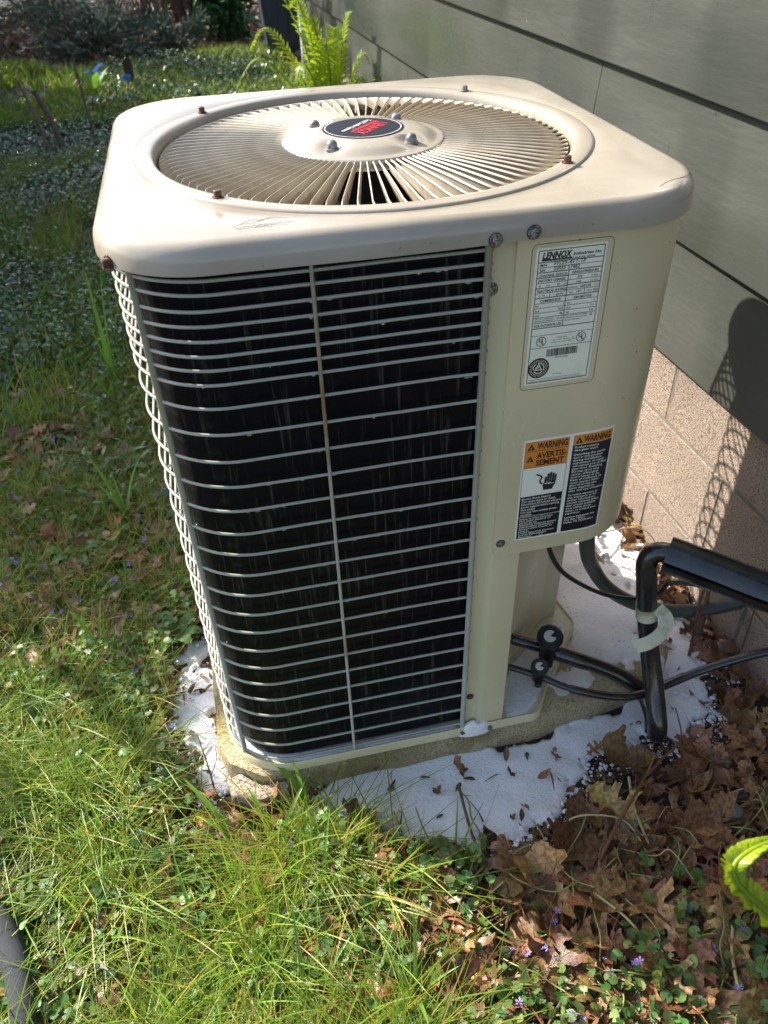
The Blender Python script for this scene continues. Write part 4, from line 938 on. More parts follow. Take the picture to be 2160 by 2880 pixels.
# --- litter too dense to count
def litter(n, pts, smin, smax, lift, seed, bright=(.7,1.25)):
    r = np.random.default_rng(seed); outp = []
    which = r.integers(0, len(protos), n)
    for k in range(len(protos)):
        sel = which == k; m = sel.sum()
        if not m: continue
        P = pts[sel]; kind, V, F = protos[k]
        if len(F) > 90: 
            pass
        z = gz(P[:,0], P[:,1])+r.uniform(0, lift, m)
        R = rot_mats(r.uniform(0, 2*PI, m), r.normal(0,.35,m), r.normal(0,.35,m))
        b = r.uniform(*bright, m); t = np.stack([b*r.uniform(.9,1.15,m), b*r.uniform(.82,1.1,m), b*r.uniform(.75,1.2,m)], 1)
        outp.append(scatter(V, F, np.column_stack([P, z]), R, r.uniform(smin, smax, m), t))
    return outp
r = np.random.default_rng(5)
def rpts(n, x0, x1, y0, y1, cond=None):
    out = np.zeros((0,2))
    while len(out) < n:
        p = np.column_stack([r.uniform(x0,x1,n*2), r.uniform(y0,y1,n*2)])
        if cond is not None: p = p[cond(p[:,0], p[:,1])]
        out = np.vstack([out, p])
    return out[:n]
notpad = lambda x, y: ~in_pad(x, y, .0)
def off_foam(x, y): return ~((polydist(x, y, front) > -.025) | inpoly(x, y, left) | inpoly(x, y, right))
A1 = rpts(620, .25, 1.5, -.9, .02, lambda x, y: off_foam(x, y) & (x > .42-.3*(y+.25)*0 + r.uniform(-.12,.1,len(x))))
A2 = rpts(260, 1.28, 1.5, 0, 1.8, lambda x, y: off_foam(x, y))
A3b = rpts(420, .02, .5, -.85, -.2, lambda x, y: off_foam(x, y))
A3 = rpts(1500, -1.1, .4, -.7, 2.4, lambda x, y: notpad(x, y) & off_foam(x, y) & (x > -.62-.17*y-.1))
lt = litter(620, A1, .03, .12, .02, 1, (.3,1.7))+litter(420, A3b, .05, .13, .05, 9, (.8,2.3))+litter(260, A2, .04, .11, .05, 2)+litter(1500, A3, .03, .13, .05, 3, (.8,2.3))
o = stuff('leaf_litter', lt, M['litter'], True); o['label'] = 'dense brown dead leaf litter covering the soil'
fpts = rpts(2600, -3.6, 1.7, 9.8, 18, lambda x, y: (x < wx(y)+(y > 7.5)*2) & (y > 10.2+.5*np.sin(x*2)) )
lt = litter(2600, fpts, .10, .22, .05, 4, (.75,1.5))
fp2 = rpts(500, -2.5, 1.4, 2.4, 9.8, lambda x, y: x > -1.0-.17*y)
lt += litter(500, fp2, .06, .14, .03, 6, (.7,1.3))
o = stuff('leaf_litter', lt, M['litter'], True); o['label'] = 'brown leaf litter in the far garden bed'
r = np.random.default_rng(91)
PF = np.vstack([rpts(30, .3, 1.3, -.26, .0, lambda x, y: polydist(x, y, front) > .0), rpts(26, -.18, -.04, .05, .6, lambda x, y: polydist(x, y, left) > .0), rpts(30, 1.27, 1.5, -.05, .95, lambda x, y: polydist(x, y, right) > 0)])
lt = []
PL = [p for p in protos if p[0] != 'oak']
for k in range(len(PL)):
    P = PF[k::len(PL)]; m = len(P); kind, V, F = PL[k]; V = V*np.array([1, r.uniform(.4,1.), 1])
    lt.append(scatter(V, F, np.column_stack([P, gz(P[:,0], P[:,1])+.022]), rot_mats(r.uniform(0,6.28,m), r.normal(0,.3,m), r.normal(0,.3,m)), r.uniform(.012,.05,m), r.uniform(.5,1.9,(m,1))*np.ones((m,3))))
o = stuff('leaf_scraps', lt, M['litter'], True); o['label'] = 'small broken leaf scraps stuck in the white foam'
# froth flecks round the foam edges and on the leaves next to it
r = np.random.default_rng(19)
def fleck_pts(n, poly, lo, hi):
    xs = [p[0] for p in poly]; ys = [p[1] for p in poly]
    return rpts(n, min(xs)-.1, max(xs)+.1, min(ys)-.1, max(ys)+.1, lambda x, y: (polydist(x, y, poly) > lo) & (polydist(x, y, poly) < hi) & (~in_pad(x, y, -.02) | (x > 1.2)) & (x < 1.49))
FP = np.vstack([fleck_pts(1900, front, -.075, .02), fleck_pts(800, left, -.06, .02), fleck_pts(900, right, -.06, .02)])
pv = []; pf = []
for i in range(4):
    t = i/3*PI/2
    for k in range(7): pv.append((math.cos(t)*math.cos(2*PI*k/7), math.cos(t)*math.sin(2*PI*k/7), .6*math.sin(t)))
for i in range(3):
    for k in range(7): a = i*7+k; b = i*7+(k+1)%7; pf += [(a,b,b+7),(a,b+7,a+7)]
m = len(FP); zf = gz(FP[:,0], FP[:,1])+np.where(r.random(m) < .5, .004, r.uniform(.004,.022,m))
o = stuff('foam_flecks', [scatter(np.array(pv), np.array(pf), np.column_stack([FP, zf]), rot_mats(r.uniform(0,6.28,m), r.normal(0,.2,m), r.normal(0,.2,m)), .0012+.0075*r.random(m)**4, np.ones((m,3)))], M['foam'], True); o['label'] = 'small frothy foam flecks along the foam edges'
# chips, needles and crumbs in the litter
r = np.random.default_rng(77)
def sticks(n, pts, lmin, lmax, w, lift, col, seed):
    r = np.random.default_rng(seed); V = np.array([(-.5,-.5*w,0),(.0,-.5*w,.04),(.5,-.2*w,0),(.5,.2*w,0),(0,.5*w,.04),(-.5,.5*w,0)]); F = np.array([(0,1,4),(0,4,5),(1,2,3),(1,3,4)])
    z = gz(pts[:,0], pts[:,1])+r.uniform(.0, lift, n); b = r.uniform(.5,1.4,n)
    return scatter(V, F, np.column_stack([pts, z]), rot_mats(r.uniform(0,2*PI,n), r.normal(0,.2,n), r.normal(0,.25,n)), r.uniform(lmin,lmax,n), np.outer(b, col))
P1 = rpts(7500, -.9, 1.5, -.9, 1.6, lambda x, y: notpad(x, y) & (off_foam(x, y) | (r.random(len(x)) < .03)))
o = stuff('litter_crumbs', [sticks(7500, P1, .015, .09, .07, .035, (1.1,1.0,.95), 8)], M['litter']); o['label'] = 'small straw and twig crumbs over the soil'

# --- grass
def blades(pts, hmin, hmax, wmin, wmax, seg, lean, droop, tint, seed, lift=0., azb=None):
    r = np.random.default_rng(seed); n = len(pts); h = r.uniform(hmin, hmax, n); w = r.uniform(wmin, wmax, n); az = r.uniform(0, 2*PI, n) if azb is None else r.normal(azb, .8, n)
    ln = np.abs(r.normal(lean, lean*.5, n)); z0 = gz(pts[:,0], pts[:,1])+lift; dx, dy = np.cos(az), np.sin(az); px_, py_ = -dy, dx
    tw = r.uniform(-.6,.6,n); ts = np.linspace(0, 1, seg+1); V = np.zeros((n, 2*seg+1, 3)); T = np.zeros((n, 2*seg+1, 3))
    for k, t in enumerate(ts):
        f = ln*t**1.6*h; g_ = t*h*(1-.5*droop*t*np.minimum(ln, 1.6))
        cx = pts[:,0]+dx*f+px_*h*tw*.18*t*t; cy = pts[:,1]+dy*f+py_*h*tw*.18*t*t; cz = z0+g_
        ww = w*(1-t)**.55*(.55+.45*min(1, t*4+.3)); tc = (.55+.45*t)
        if k < seg:
            V[:,2*k] = np.stack([cx-px_*ww/2, cy-py_*ww/2, cz], 1); V[:,2*k+1] = np.stack([cx+px_*ww/2, cy+py_*ww/2, cz+ww*.25], 1)
            T[:,2*k] = T[:,2*k+1] = tint*1.
        else: V[:,2*k] = np.stack([cx, cy, cz], 1); T[:,2*k] = tint
    F = []
    for k in range(seg-1): F += [(2*k,2*k+1,2*k+3),(2*k,2*k+3,2*k+2)]
    F.append((2*seg-2, 2*seg-1, 2*seg)); F = np.array(F)
    FF = F[None]+(np.arange(n)*(2*seg+1))[:,None,None]
    return V.reshape(-1,3), FF.reshape(-1,3), T.reshape(-1,3)
def gtint(n, seed, dry=.12):
    r = np.random.default_rng(seed); b = r.uniform(.6,1.25,n); t = np.stack([b*r.uniform(.75,1.35,n), b, b*r.uniform(.6,1.6,n)], 1)
    d = r.random(n) < dry; t[d] = np.stack([r.uniform(1.6,2.6,n), r.uniform(.85,1.15,n), r.uniform(2.,3.5,n)], 1)[d]; return t
lawn = lambda x, y: notpad(x, y) & ~in_pad(x, y, .03) & off_foam(x, y)
bare = lambda x, y: ((x > -.06) & (x < .26) & (y > -.17) & (y < .0)) | (polydist(x, y, left) > -.05)
r = np.random.default_rng(31)
dens = lambda x, y, s, th: fbm(x, y, s, 61) > th
def gcond(x, y): # lush front left, thinning to the right under the unit's shade
    edge = np.clip((.36+.16*(fbm(x, y, 6, 7)-.5)*2 - x)/.14, 0, 1); edge = np.where(y < -.12, edge, np.clip((.30-x)/.2, 0, 1)*(x > -2) if False else edge)
    return lawn(x, y) & (~bare(x, y) | (r.random(len(x)) < .10)) & (r.random(len(x)) < edge) & (r.random(len(x)) < np.clip((fbm(x, y, 5.5, 12)-.45)*7, .05, 1))
G1 = rpts(19000, -.95, .62, -.85, .55, gcond); 
# tufts: pull blades towards clump centres
def clump(P, s, k, seed):
    r = np.random.default_rng(seed); c = P[r.integers(0, len(P), max(1, len(P)//k))]; a = r.integers(0, len(c), len(P)); q = c[a]+r.normal(0, s, P.shape); m = r.random(len(P)) < .6
    q = np.where(m[:,None], q, P); ok = lawn(q[:,0], q[:,1]); return q[ok]
G1c = clump(G1, .013, 26, 3)
gr = [blades(G1c[::2], .05, .13, .0018, .0036, 4, .80, .9, gtint(len(G1c[::2]), 4), 9)]
G1L = G1c[1::2]; G1L = clump(G1L, .022, 14, 77); gr.append(blades(G1L, .10, .26, .0024, .0052, 6, 1.05, .95, gtint(len(G1L), 6, .08)*1.12, 10))
G2 = clump(rpts(12000, -1.35, .0, .3, 2.4, lambda x, y: lawn(x, y) & (x > -.66-.2*y) & (r.random(len(x)) < np.clip((fbm(x, y, 3.2, 14)-.36)*5, .10, 1))), .02, 22, 5)
gr.append(blades(G2, .05, .17, .0022, .0045, 4, .8, .9, gtint(len(G2), 14), 19))
o = stuff('grass', gr, M['grass']); o['label'] = 'fine green grass with dew growing in tufts'
G3 = rpts(15000, -2.6, 1.3, 2.0, 6.5, lambda x, y: (x > -.7-.25*y) & (x < 1.25) & ((x < -.15) | (y > 1.6)) & (r.random(len(x)) < np.clip((fbm(x, y, 1.8, 15)-.38)*5, .05, 1)))
G4 = rpts(26000, -3.4, 1.35, 7.6, 11.2, lambda x, y: (r.random(len(x)) < np.clip((fbm(x, y, 1.2, 17)-.30)*5, .05, 1)) & (y < 10.9+.5*np.sin(x*1.7)))
gr = [blades(G3, .08, .24, .004, .009, 3, .6, .8, gtint(len(G3), 24), 29), blades(G4, .08, .24, .011, .022, 3, .5, .8, gtint(len(G4), 34, .05)*.85, 39)]
o = stuff('grass', gr, M['grass']); o['label'] = 'grass of the far lawn strip before the shrubs'

# --- ground ivy: scalloped round leaves on short stalks along creeping stems
def ivy_leaf():
    n = 23; V = [(0,0,0)]; 
    for k in range(n):
        a = math.radians(-160+320*k/(n-1)); s = (1 if k % 2 == 0 else .88)*(1-.10*abs(math.sin(a)))
        V.append((math.cos(a)*.5*s+.12, math.sin(a)*.56*s, .05*math.cos(a*2)+.10*s-.06))
    return np.array(V), np.array([(0,k,k+1) for k in range(1,n)])
IVV, IVF = ivy_leaf()
def ivy(pts, smin, smax, hmin, hmax, seed, lumin=.6, lumax=1.3):
    r = np.random.default_rng(seed); n = len(pts); z = gz(pts[:,0], pts[:,1])+r.uniform(hmin, hmax, n); s = r.uniform(smin, smax, n)
    b = r.uniform(lumin, lumax, n); t = np.stack([b*r.uniform(.7,1.5,n), b, b*r.uniform(.6,1.3,n)], 1)
    pr = r.random(n) < .05; t[pr] *= np.array([1.7,.7,1.2])
    lv = scatter(IVV, IVF, np.column_stack([pts, z]), rot_mats(r.uniform(0,2*PI,n), r.normal(0,.45,n), r.normal(0,.45,n)), s, t)
    # stalks
    V = np.array([(-.03,0,0),(.03,0,0),(.02,.0,-1.),(-.02,0,-1.)]); F = np.array([(0,1,2),(0,2,3)])
    st = scatter(V, F, np.column_stack([pts, z]), rot_mats(r.uniform(0,2*PI,n), r.normal(0,.35,n), r.normal(0,.35,n)), r.uniform(.03,.06,n), t*np.array([1.4,1.0,.8]))
    return [lv, st]
r = np.random.default_rng(41)
I1 = clump(rpts(1700, .12, 1.42, -.92, -.28, lambda x, y: off_foam(x, y) & (r.random(len(x)) < np.clip((-.40-y)*2.6+ .12, .05, 1)) & (fbm(x, y, 4, 22) > .44)), .03, 9, 6)
I2 = clump(rpts(5600, -.95, .55, -.85, .75, lambda x, y: lawn(x, y) & (fbm(x, y, 4.2, 25) > .46)), .028, 9, 7)
I3 = clump(rpts(6500, -1.9, .0, .6, 3.6, lambda x, y: lawn(x, y) & (x > -.7-.22*y) & (fbm(x, y, 3, 26) > .38)), .03, 8, 8)
iv = ivy(I1, .013, .031, .012, .065, 51)+ivy(I2, .013, .030, .02, .085, 52)+ivy(I3, .018, .036, .01, .05, 53)
o = stuff('ground_ivy', iv, M['ivy'], True); o['label'] = 'scalloped green ground ivy creeping through grass and litter'
# creeping stems of the ivy
mb = MB(); rs = random.Random(14)
for k in range(95):
    x, y = (rs.uniform(.25,1.4), rs.uniform(-.9,-.30)) if k < 70 else (rs.uniform(-.6,.2), rs.uniform(-.7,.3)); a = rs.uniform(0, 2*PI); pts = []
    for j in range(6): pts.append((x, y, hz(x, y)+rs.uniform(.012,.05))); a += rs.uniform(-.6,.6); x += .045*math.cos(a); y += .045*math.sin(a)
    if any(in_pad(p[0], p[1], .03) for p in pts): continue
    mb.tube(spline(pts, 3), .0022, 4)
o = link('ivy_stems', mb.mesh('ivy_stems', True), mat('pale_green_stem', (.26,.30,.10), .4)); tag(o, 'thin pale green creeping ivy stems', kind='stuff')
# small violet flowers
FV = []; FF = []
for k in range(5):
    a = 2*PI*k/5; b = len(FV); FV += [(0,0,0),(.5*math.cos(a-.35),.5*math.sin(a-.35),.18),(.62*math.cos(a),.62*math.sin(a),.22),(.5*math.cos(a+.35),.5*math.sin(a+.35),.18)]; FF += [(b,b+1,b+2),(b,b+2,b+3)]
FV = np.array(FV); FF = np.array(FF)
r = np.random.default_rng(43)
V1 = np.vstack([rpts(260, -1.6, .3, -.7, 3.4, lambda x, y: lawn(x, y) & (x > -.7-.22*y) & (fbm(x, y, 4, 28) > .5)), rpts(26, .4, 1.35, -.9, -.5)])
n = len(V1); cl = np.repeat(V1, 2, axis=0)+r.normal(0, .008, (2*n, 2)); z = gz(cl[:,0], cl[:,1])+r.uniform(.03,.075,2*n)
o = stuff('violet_flowers', [scatter(FV, FF, np.column_stack([cl, z]), rot_mats(r.uniform(0,2*PI,2*n), r.normal(0,.6,2*n), r.normal(0,.6,2*n)), r.uniform(.010,.018,2*n), r.uniform(.7,1.3,(2*n,3)))], M['violet']); o['label'] = 'tiny violet flowers among the ground ivy'
# --- low evergreen ground cover (small glossy oval leaves) left and behind
LV = np.array([(0,0,0),(.35,-.2,.05),(.7,-.17,.04),(1,0,-.03),(.7,.17,.04),(.35,.2,.05),(.5,0,0.)]); LF = np.array([(0,1,6),(1,2,6),(2,3,6),(3,4,6),(4,5,6),(5,0,6)])
def cover(pts, smin, smax, h, seed, col=(1,1,1), lift=0.):
    r = np.random.default_rng(seed); n = len(pts); z = gz(pts[:,0], pts[:,1])+lift+h*r.random(n)*(.5+fbm(pts[:,0], pts[:,1], 2.2, 33)); b = r.uniform(.6,1.5,n)
    return scatter(LV, LF, np.column_stack([pts, z]), rot_mats(r.uniform(0,2*PI,n), r.normal(0,.4,n), r.normal(0,.5,n)), r.uniform(smin,smax,n), np.outer(b, col)*r.uniform(.85,1.15,(n,3)))
r = np.random.default_rng(45)
C1 = rpts(26000, -2.6, -.1, 2.6, 8.4, lambda x, y: (x > -.8-.24*y) & (fbm(x, y, 1.1, 35)+.25*np.clip((-.35-x)/1., -1, 1)*.5 > .42))
C2 = rpts(11000, -.6, 1.35, 1.3, 9.6, lambda x, y: (x < wx(y)-.1) & (fbm(x, y, 1.3, 37) > .42))
C3 = rpts(7000, -.9, 1.3, 8.0, 10.8, lambda x, y: (x < 1.2))
o = stuff('ground_cover', [cover(C1, .022, .050, .13, 1, (1.25,1.25,1.2)), cover(C2, .028, .055, .12, 2, (1.1,1.15,.9)), cover(C3, .04, .08, .16, 3, (.75,.85,.7))], M['vinca'], True); o['label'] = 'low glossy small leaved evergreen ground cover'

# --- broad grass tufts: every blade a part
def broad_tuft(label, x, y, specs, loc_z=0., m='broad'):
    t = thing('broad_grass_tuft', label, 'grass tuft', (x, y, hz(x, y)), 'broad leaved grass tufts')
    for (dx, dy, h, w, dr) in specs:
        w *= 1.35; h *= 1.15; rows = []; n = 12
        for k in range(n+1):
            q = k/n; cx, cy = x+dx*q**1.25, y+dy*q**1.25; cz = hz(x, y)+h*(q-dr*q*q); d = Vector((dx, dy, 0)).normalized() if abs(dx)+abs(dy) > 0 else Vector((1,0,0)); s = Vector((-d.y, d.x, 0)); ww = w*min(1, .25+q*5)*(1-q)**.6 if q < 1 else 0
            rows.append([(cx-s.x*ww/2, cy-s.y*ww/2, cz+ww*.22), (cx, cy, cz), (cx+s.x*ww/2, cy+s.y*ww/2, cz+ww*.22)])
        part('blade', MB().grid(rows), M[m], t, smooth=True)
    return t
broad_tuft('broad bright green grass tuft standing left of the wire grille', -.338, 1.28, [(-.12,.16,.30,.013,.25),(-.09,.03,.24,.012,.3),(.09,.16,.30,.009,.45),(-.03,.10,.20,.010,.2),(.10,-.02,.12,.008,.4)])
broad_tuft('broad green grass bent over the front left corner of the base pan', .165, -.07, [(-.085,.10,.26,.017,.62),(-.02,.05,.20,.012,.3),(-.09,.02,.10,.015,.5),(.04,-.03,.12,.008,.3)])
broad_tuft('pair of yellow green blades in front of the broken stone', -.01, -.14, [(-.13,.17,.16,.018,.4),(-.10,.07,.12,.018,.4),(.13,.03,.10,.008,.6)])
broad_tuft('tall thin grass in the sunlit lawn in front of the pad', .16, -.33, [(.06,.18,.14,.011,.2),(.0,-.18,.10,.014,.7),(-.10,-.02,.09,.011,.8),(.12,.08,.09,.007,.4),(-.12,-.10,.11,.010,.5)])
broad_tuft('long green grass leaning over the white foam edge', .50, -.30, [(.10,.09,.12,.006,.3),(-.11,.02,.10,.010,.7),(.20,-.10,.05,.007,.5),(.04,.12,.10,.006,.2)])
broad_tuft('broad grass tuft at the left edge behind the sunny lawn', -.40, .62, [(-.08,.09,.18,.014,.4),(.14,-.15,.14,.014,.6),(-.12,-.06,.12,.012,.6),(.02,.12,.16,.010,.3)])
broad_tuft('two tall green blades rising beside the left rim of the cover', -.42, 2.3, [(.0,.02,.62,.022,.15),(.07,.04,.72,.018,.25),(-.05,.02,.45,.016,.3)])
broad_tuft('broad wet blades lying across the grass at the lower left', -.26, .16, [(.16,-.10,.07,.014,.7),(-.18,.06,.06,.013,.7),(-.05,-.12,.08,.010,.6)])
broad_tuft('upright grass stalks at the bottom in front of the litter', .33, -.58, [(.0,-.10,.20,.010,.3),(.02,.10,.24,.008,.2),(.10,.01,.16,.006,.4),(-.04,-.13,.15,.008,.6)])
broad_tuft('broad grass crossing in the sunlit lawn at the bottom left', -.12, -.36, [(.14,.12,.13,.013,.5),(-.14,.08,.12,.013,.5),(.06,-.16,.12,.012,.6),(-.04,.17,.17,.011,.3)])
broad_tuft('broad green grass near the hose end at the lower left', -.33, -.12, [(.15,.05,.13,.013,.6),(-.05,.17,.16,.012,.3),(.08,-.15,.11,.012,.6)])
broad_tuft('broad blades at the bottom centre before the sunlit leaves', .10, -.55, [(.12,.10,.15,.012,.4),(-.13,.05,.13,.012,.5),(.05,-.12,.12,.012,.6),(.0,.16,.19,.010,.2)])
broad_tuft('broad grass leaning from the lawn over the stone and pad corner', .08, -.16, [(.10,.12,.17,.012,.45),(-.06,.13,.16,.012,.4),(.13,-.02,.12,.012,.6)])
# weeds with long leaves (dandelion rosettes)
for (x, y, n, l, lab) in ((-.16,.60,6,.11,'dandelion rosette with long leaves beside the left foam'),(-.30,.40,5,.10,'dandelion rosette in the sunlit grass left of the foam'),(-.36,1.62,7,.13,'dandelion rosette in the shaded weeds'),(-.52,1.1,6,.11,'dandelion rosette at the left side of the broad grass tuft')):
    t = thing('dandelion_rosette', lab, 'weed', (x, y, hz(x, y)), 'dandelion rosettes')
    for k in range(n):
        a = 2*PI*k/n+rs.uniform(-.3,.3); rows = []; L_ = l*rs.uniform(.7,1.1)
        for i in range(11):
            q = i/10; w = (.010+.012*math.sin(q*PI)*(1 if i % 2 else .6))*(1 if q < 1 else .1); c = Vector((x+math.cos(a)*L_*q, y+math.sin(a)*L_*q, hz(x, y)+.012+.05*math.sin(q*2.2))); s = Vector((-math.sin(a), math.cos(a), 0))
            rows.append([c-s*w+Vector((0,0,.003)), c, c+s*w+Vector((0,0,.003))])
        part('leaf', MB().grid([[tuple(p) for p in rw] for rw in rows]), M['weed'], t, smooth=True)
# dried cedar sprigs
for (x, y, s, az, lab) in ((-.385,.60,.085,.6,'dry tan cedar sprig standing in the grass left of the foam'),(-.47,.40,.085,2.6,'dry tan cedar sprig lying at the left edge of the sunny grass'),(-.30,.50,.06,4.2,'small dry cedar sprig beside the larger one')):
    t = thing('cedar_sprig', lab, 'sprig', (x, y, hz(x, y)), 'dry cedar sprigs'); rsx = random.Random(int(x*1000)+5)
    for f in range(6):
        mb = MB(); a0 = az+f*1.05; 
        def grow(p, d, L_, dep):
            e = p+d*L_; mb.tube([p, p.lerp(e, .5)+Vector((0,0,.002)), e], .0026 if dep else .0036, 4)
            if dep < 2:
                for q, sg in ((.25,1),(.4,-1),(.55,1),(.7,-1),(.85,1)):
                    dd = (Matrix.Rotation(sg*rsx.uniform(.5,.8), 3, 'Z') @ d + Vector((0,0,rsx.uniform(-.05,.2)))).normalized(); grow(p.lerp(e, q), dd, L_*(.5-.25*q), dep+1)
        grow(Vector((x, y, hz(x, y)+.02)), Vector((math.cos(a0), math.sin(a0), rsx.uniform(.25,.9))).normalized(), s, 0)
        part('frond', mb, M['cedar'], t)
o = put_leaf(-.115, -.075, hz(-.115,-.075)+.03, .11, 'maple', .3, 'bright orange leaf under the grass in front of the left foam', 'orange leaf in the grass'); o.data = o.data.copy(); o.data.materials[0] = M['orangeleaf']
# twigs, straw, red stems, stones
def twig(label, paths, r, m, cat='twig', name='twig'):
    t = thing(name, label, cat, paths[0][0])
    for i, p in enumerate(paths): part('stem' if i == 0 else 'side_stem', MB().tube(spline(p, 6), r*(1 if i == 0 else .6), 6, rf=lambda q, rr=r*(1 if i == 0 else .6): rr*(1-.55*q)*(1+.12*math.sin(q*40))), M[m], t, smooth=True)
    return t
twig('red brown forked twig standing out of the litter below the riser pipe', [[(.80,-.42,-1.47),(.86,-.37,-1.43),(.93,-.31,-1.42),(1.03,-.23,-1.41),(1.07,-.19,-1.39)],[(1.03,-.23,-1.41),(1.10,-.19,-1.41),(1.18,-.14,-1.42),(1.22,-.04,-1.43)]], .0062, 'redtwig')
twig('bent pale straw stalk arching over the dark litter', [[(.76,-.292,-1.45),(.83,-.285,-1.425),(.93,-.32,-1.43),(.955,-.40,-1.45)],[(1.03,-.486,-1.45),(1.0,-.42,-1.42),(.96,-.42,-1.43),(.90,-.37,-1.46)]], .0032, 'straw')
twig('thin dark twig leaning in the foam left of the small leaf scrap', [[(.60,-.215,-1.48),(.59,-.20,-1.455),(.575,-.175,-1.44)]], .0022, 'bark')
twig('short dark stem poking up through the foam in front of the pad', [[(.385,-.19,-1.48),(.390,-.183,-1.45),(.395,-.175,-1.425),(.388,-.17,-1.42)]], .0028, 'bark')
twig('short bent stem standing at the left end of the foam', [[(.29,-.17,-1.48),(.293,-.158,-1.45),(.30,-.145,-1.43)]], .0026, 'bark')
twig('brown dead stick lying by the foundation above the sleeve', [[(1.20,.62,-1.44),(1.32,.72,-1.42),(1.44,.95,-1.38)],[(1.30,.70,-1.42),(1.42,.60,-1.34),(1.45,.50,-1.38)]], .005, 'bark')
twig('red stemmed shoot growing between conduit and foundation', [[(1.385,.16,-1.48),(1.38,.165,-1.38),(1.375,.175,-1.25),(1.385,.18,-1.18)],[(1.378,.17,-1.35),(1.41,.19,-1.27),(1.425,.21,-1.17)]], .0055, 'redtwig', 'shoot', 'woody_shoot')
twig('thick dark brown stub behind the red stemmed shoot', [[(1.425,.20,-1.49),(1.43,.205,-1.38),(1.428,.215,-1.27)]], .014, 'bark', 'stub', 'woody_stub')
twig('thin dead stem leaning against the concrete blocks at the right edge', [[(1.49,.08,-1.45),(1.50,.10,-1.25),(1.502,.12,-1.10)]], .0035, 'redtwig')
twig('red stemmed weed stalk in the left foam', [[(-.07,.03,-1.47),(-.075,.06,-1.40),(-.09,.12,-1.34)],[(-.072,.05,-1.43),(-.05,.06,-1.38),(-.045,.07,-1.34)]], .003, 'redtwig')
for i in range(16):
    x, y = rs.uniform(.5,1.45), rs.uniform(-.85,-.2); a = rs.uniform(0, 2*PI); l = rs.uniform(.08,.25)
    p = [(x+math.cos(a)*l*q+rs.uniform(-.01,.01), y+math.sin(a)*l*q+rs.uniform(-.01,.01), hz(x,y)+.03+rs.uniform(-.005,.02)) for q in (0,.33,.66,1)]
    o = link('twig', MB().tube(spline(p, 4), rs.uniform(.0018,.0042), 5).mesh('twig', True), M[rs.choice(['straw','bark','redtwig'])])
    tag(o, 'thin %s twig on the shaded litter %s' % ('long' if l > .16 else 'short', 'near the right edge' if x > 1.1 else 'below the riser pipe' if x > .85 else 'left of the middle'), 'twig', 'thin twigs on the litter')
def stone(label, x, y, z, s, m='stone', seed=1):
    rows = []
    for i in range(1, 8):
        t = PI*i/8; rows.append([(x+s[0]*math.sin(t)*math.cos(a)*(1+.25*mnoise.noise(Vector((math.cos(a)*1.5+seed, math.sin(a)*1.5, t)))), y+s[1]*math.sin(t)*math.sin(a)*(1+.25*mnoise.noise(Vector((math.cos(a)*1.5, seed, t)))), z+s[2]*math.cos(t)) for a in [2*PI*k/14 for k in range(14)]])
    mb = MB().grid(rows, closed=True); mb.f += [tuple(range(14)), tuple(range(len(mb.v)-1, len(mb.v)-15, -1))]
    o = link('stone', mb.mesh('stone', True), M[m]); smooth_angle(o, 50); tag(o, label, 'stone')
stone('blue grey stone lying in the litter left of the near fern frond', 1.215, -.335, hz(1.2,-.33)+.01, (.045,.030,.022))
stone('pale upright stone at the back of the garden bed', 1.50, 12.9, G+.12, (.19,.15,.30), seed=4)
stone('small grey stone at the left of the foam corner', -.13, .66, hz(-.13,.66)+.01, (.03,.022,.016), 'padstone', 7)

# --- ferns
def frond(pts, L0, w0, np_, seed, dens_=1., curlz=0., blunt=False):
    """one frond: rachis tube and toothed pinnae, width profile w0"""
    r_ = random.Random(seed); P = spline(pts, max(4, int(np_/(len(pts)-1)))); mb = MB().tube(P, L0, 5, rf=lambda q: L0*(1-.8*q)); tri = []
    n = len(P)
    for i in range(2, n):
        t = i/(n-1); tan = (P[min(i+1, n-1)]-P[i-1]).normalized(); sd = tan.cross(Vector((0,0,1)))
        if sd.length < .05: sd = Vector((1,0,0))
        sd.normalize(); nr = sd.cross(tan).normalized(); w = w0*(math.sin(PI*min(1, t*1.02)**.8)**.7 if t < .995 else .1)*(1 if t > .1 else .3)+.001
        for sg in (-1, 1):
            d = (sd*sg*(1-.45*curlz)+tan*.45+nr*(r_.uniform(-.1,.18)+curlz*r_.uniform(.2,1.1))).normalized(); base_ = P[i]; wd = (P[i]-P[i-1]).length*.46*dens_; m = 7; up = []; lo = []
            for k in range(m+1):
                q = k/m; c = base_+d*w*q-nr*w*.16*q*q+tan*w*.06*q; ww = wd*((1-q**6*.7) if blunt else (1-q**1.5))*(1 if k % 2 == 0 else .66)
                up.append(c+tan*ww); lo.append(c-tan*ww*.8)
            mb.grid([[tuple(p) for p in up], [tuple(p) for p in lo]])
    return mb
fernm = mat('fern_fronds', (.42,.52,.02), .40, (.30,.43,.02), nscale=14, trans=.5)
def fern_plant(label, x, y, z, fr):
    t = thing('fern', label, 'fern', (x, y, z))
    for i, (dx, dy, h, bend, w) in enumerate(fr):
        pts = [(x, y, z), (x+dx*.12, y+dy*.12, z+h*.35), (x+dx*.4, y+dy*.4, z+h*.75), (x+dx*.75, y+dy*.75, z+h*(1-.15*bend)), (x+dx, y+dy, z+h*(1-.5*bend))]
        part('frond', frond(pts, .009, w, 44, i, 1.25), fernm, t, smooth=True)
    return t
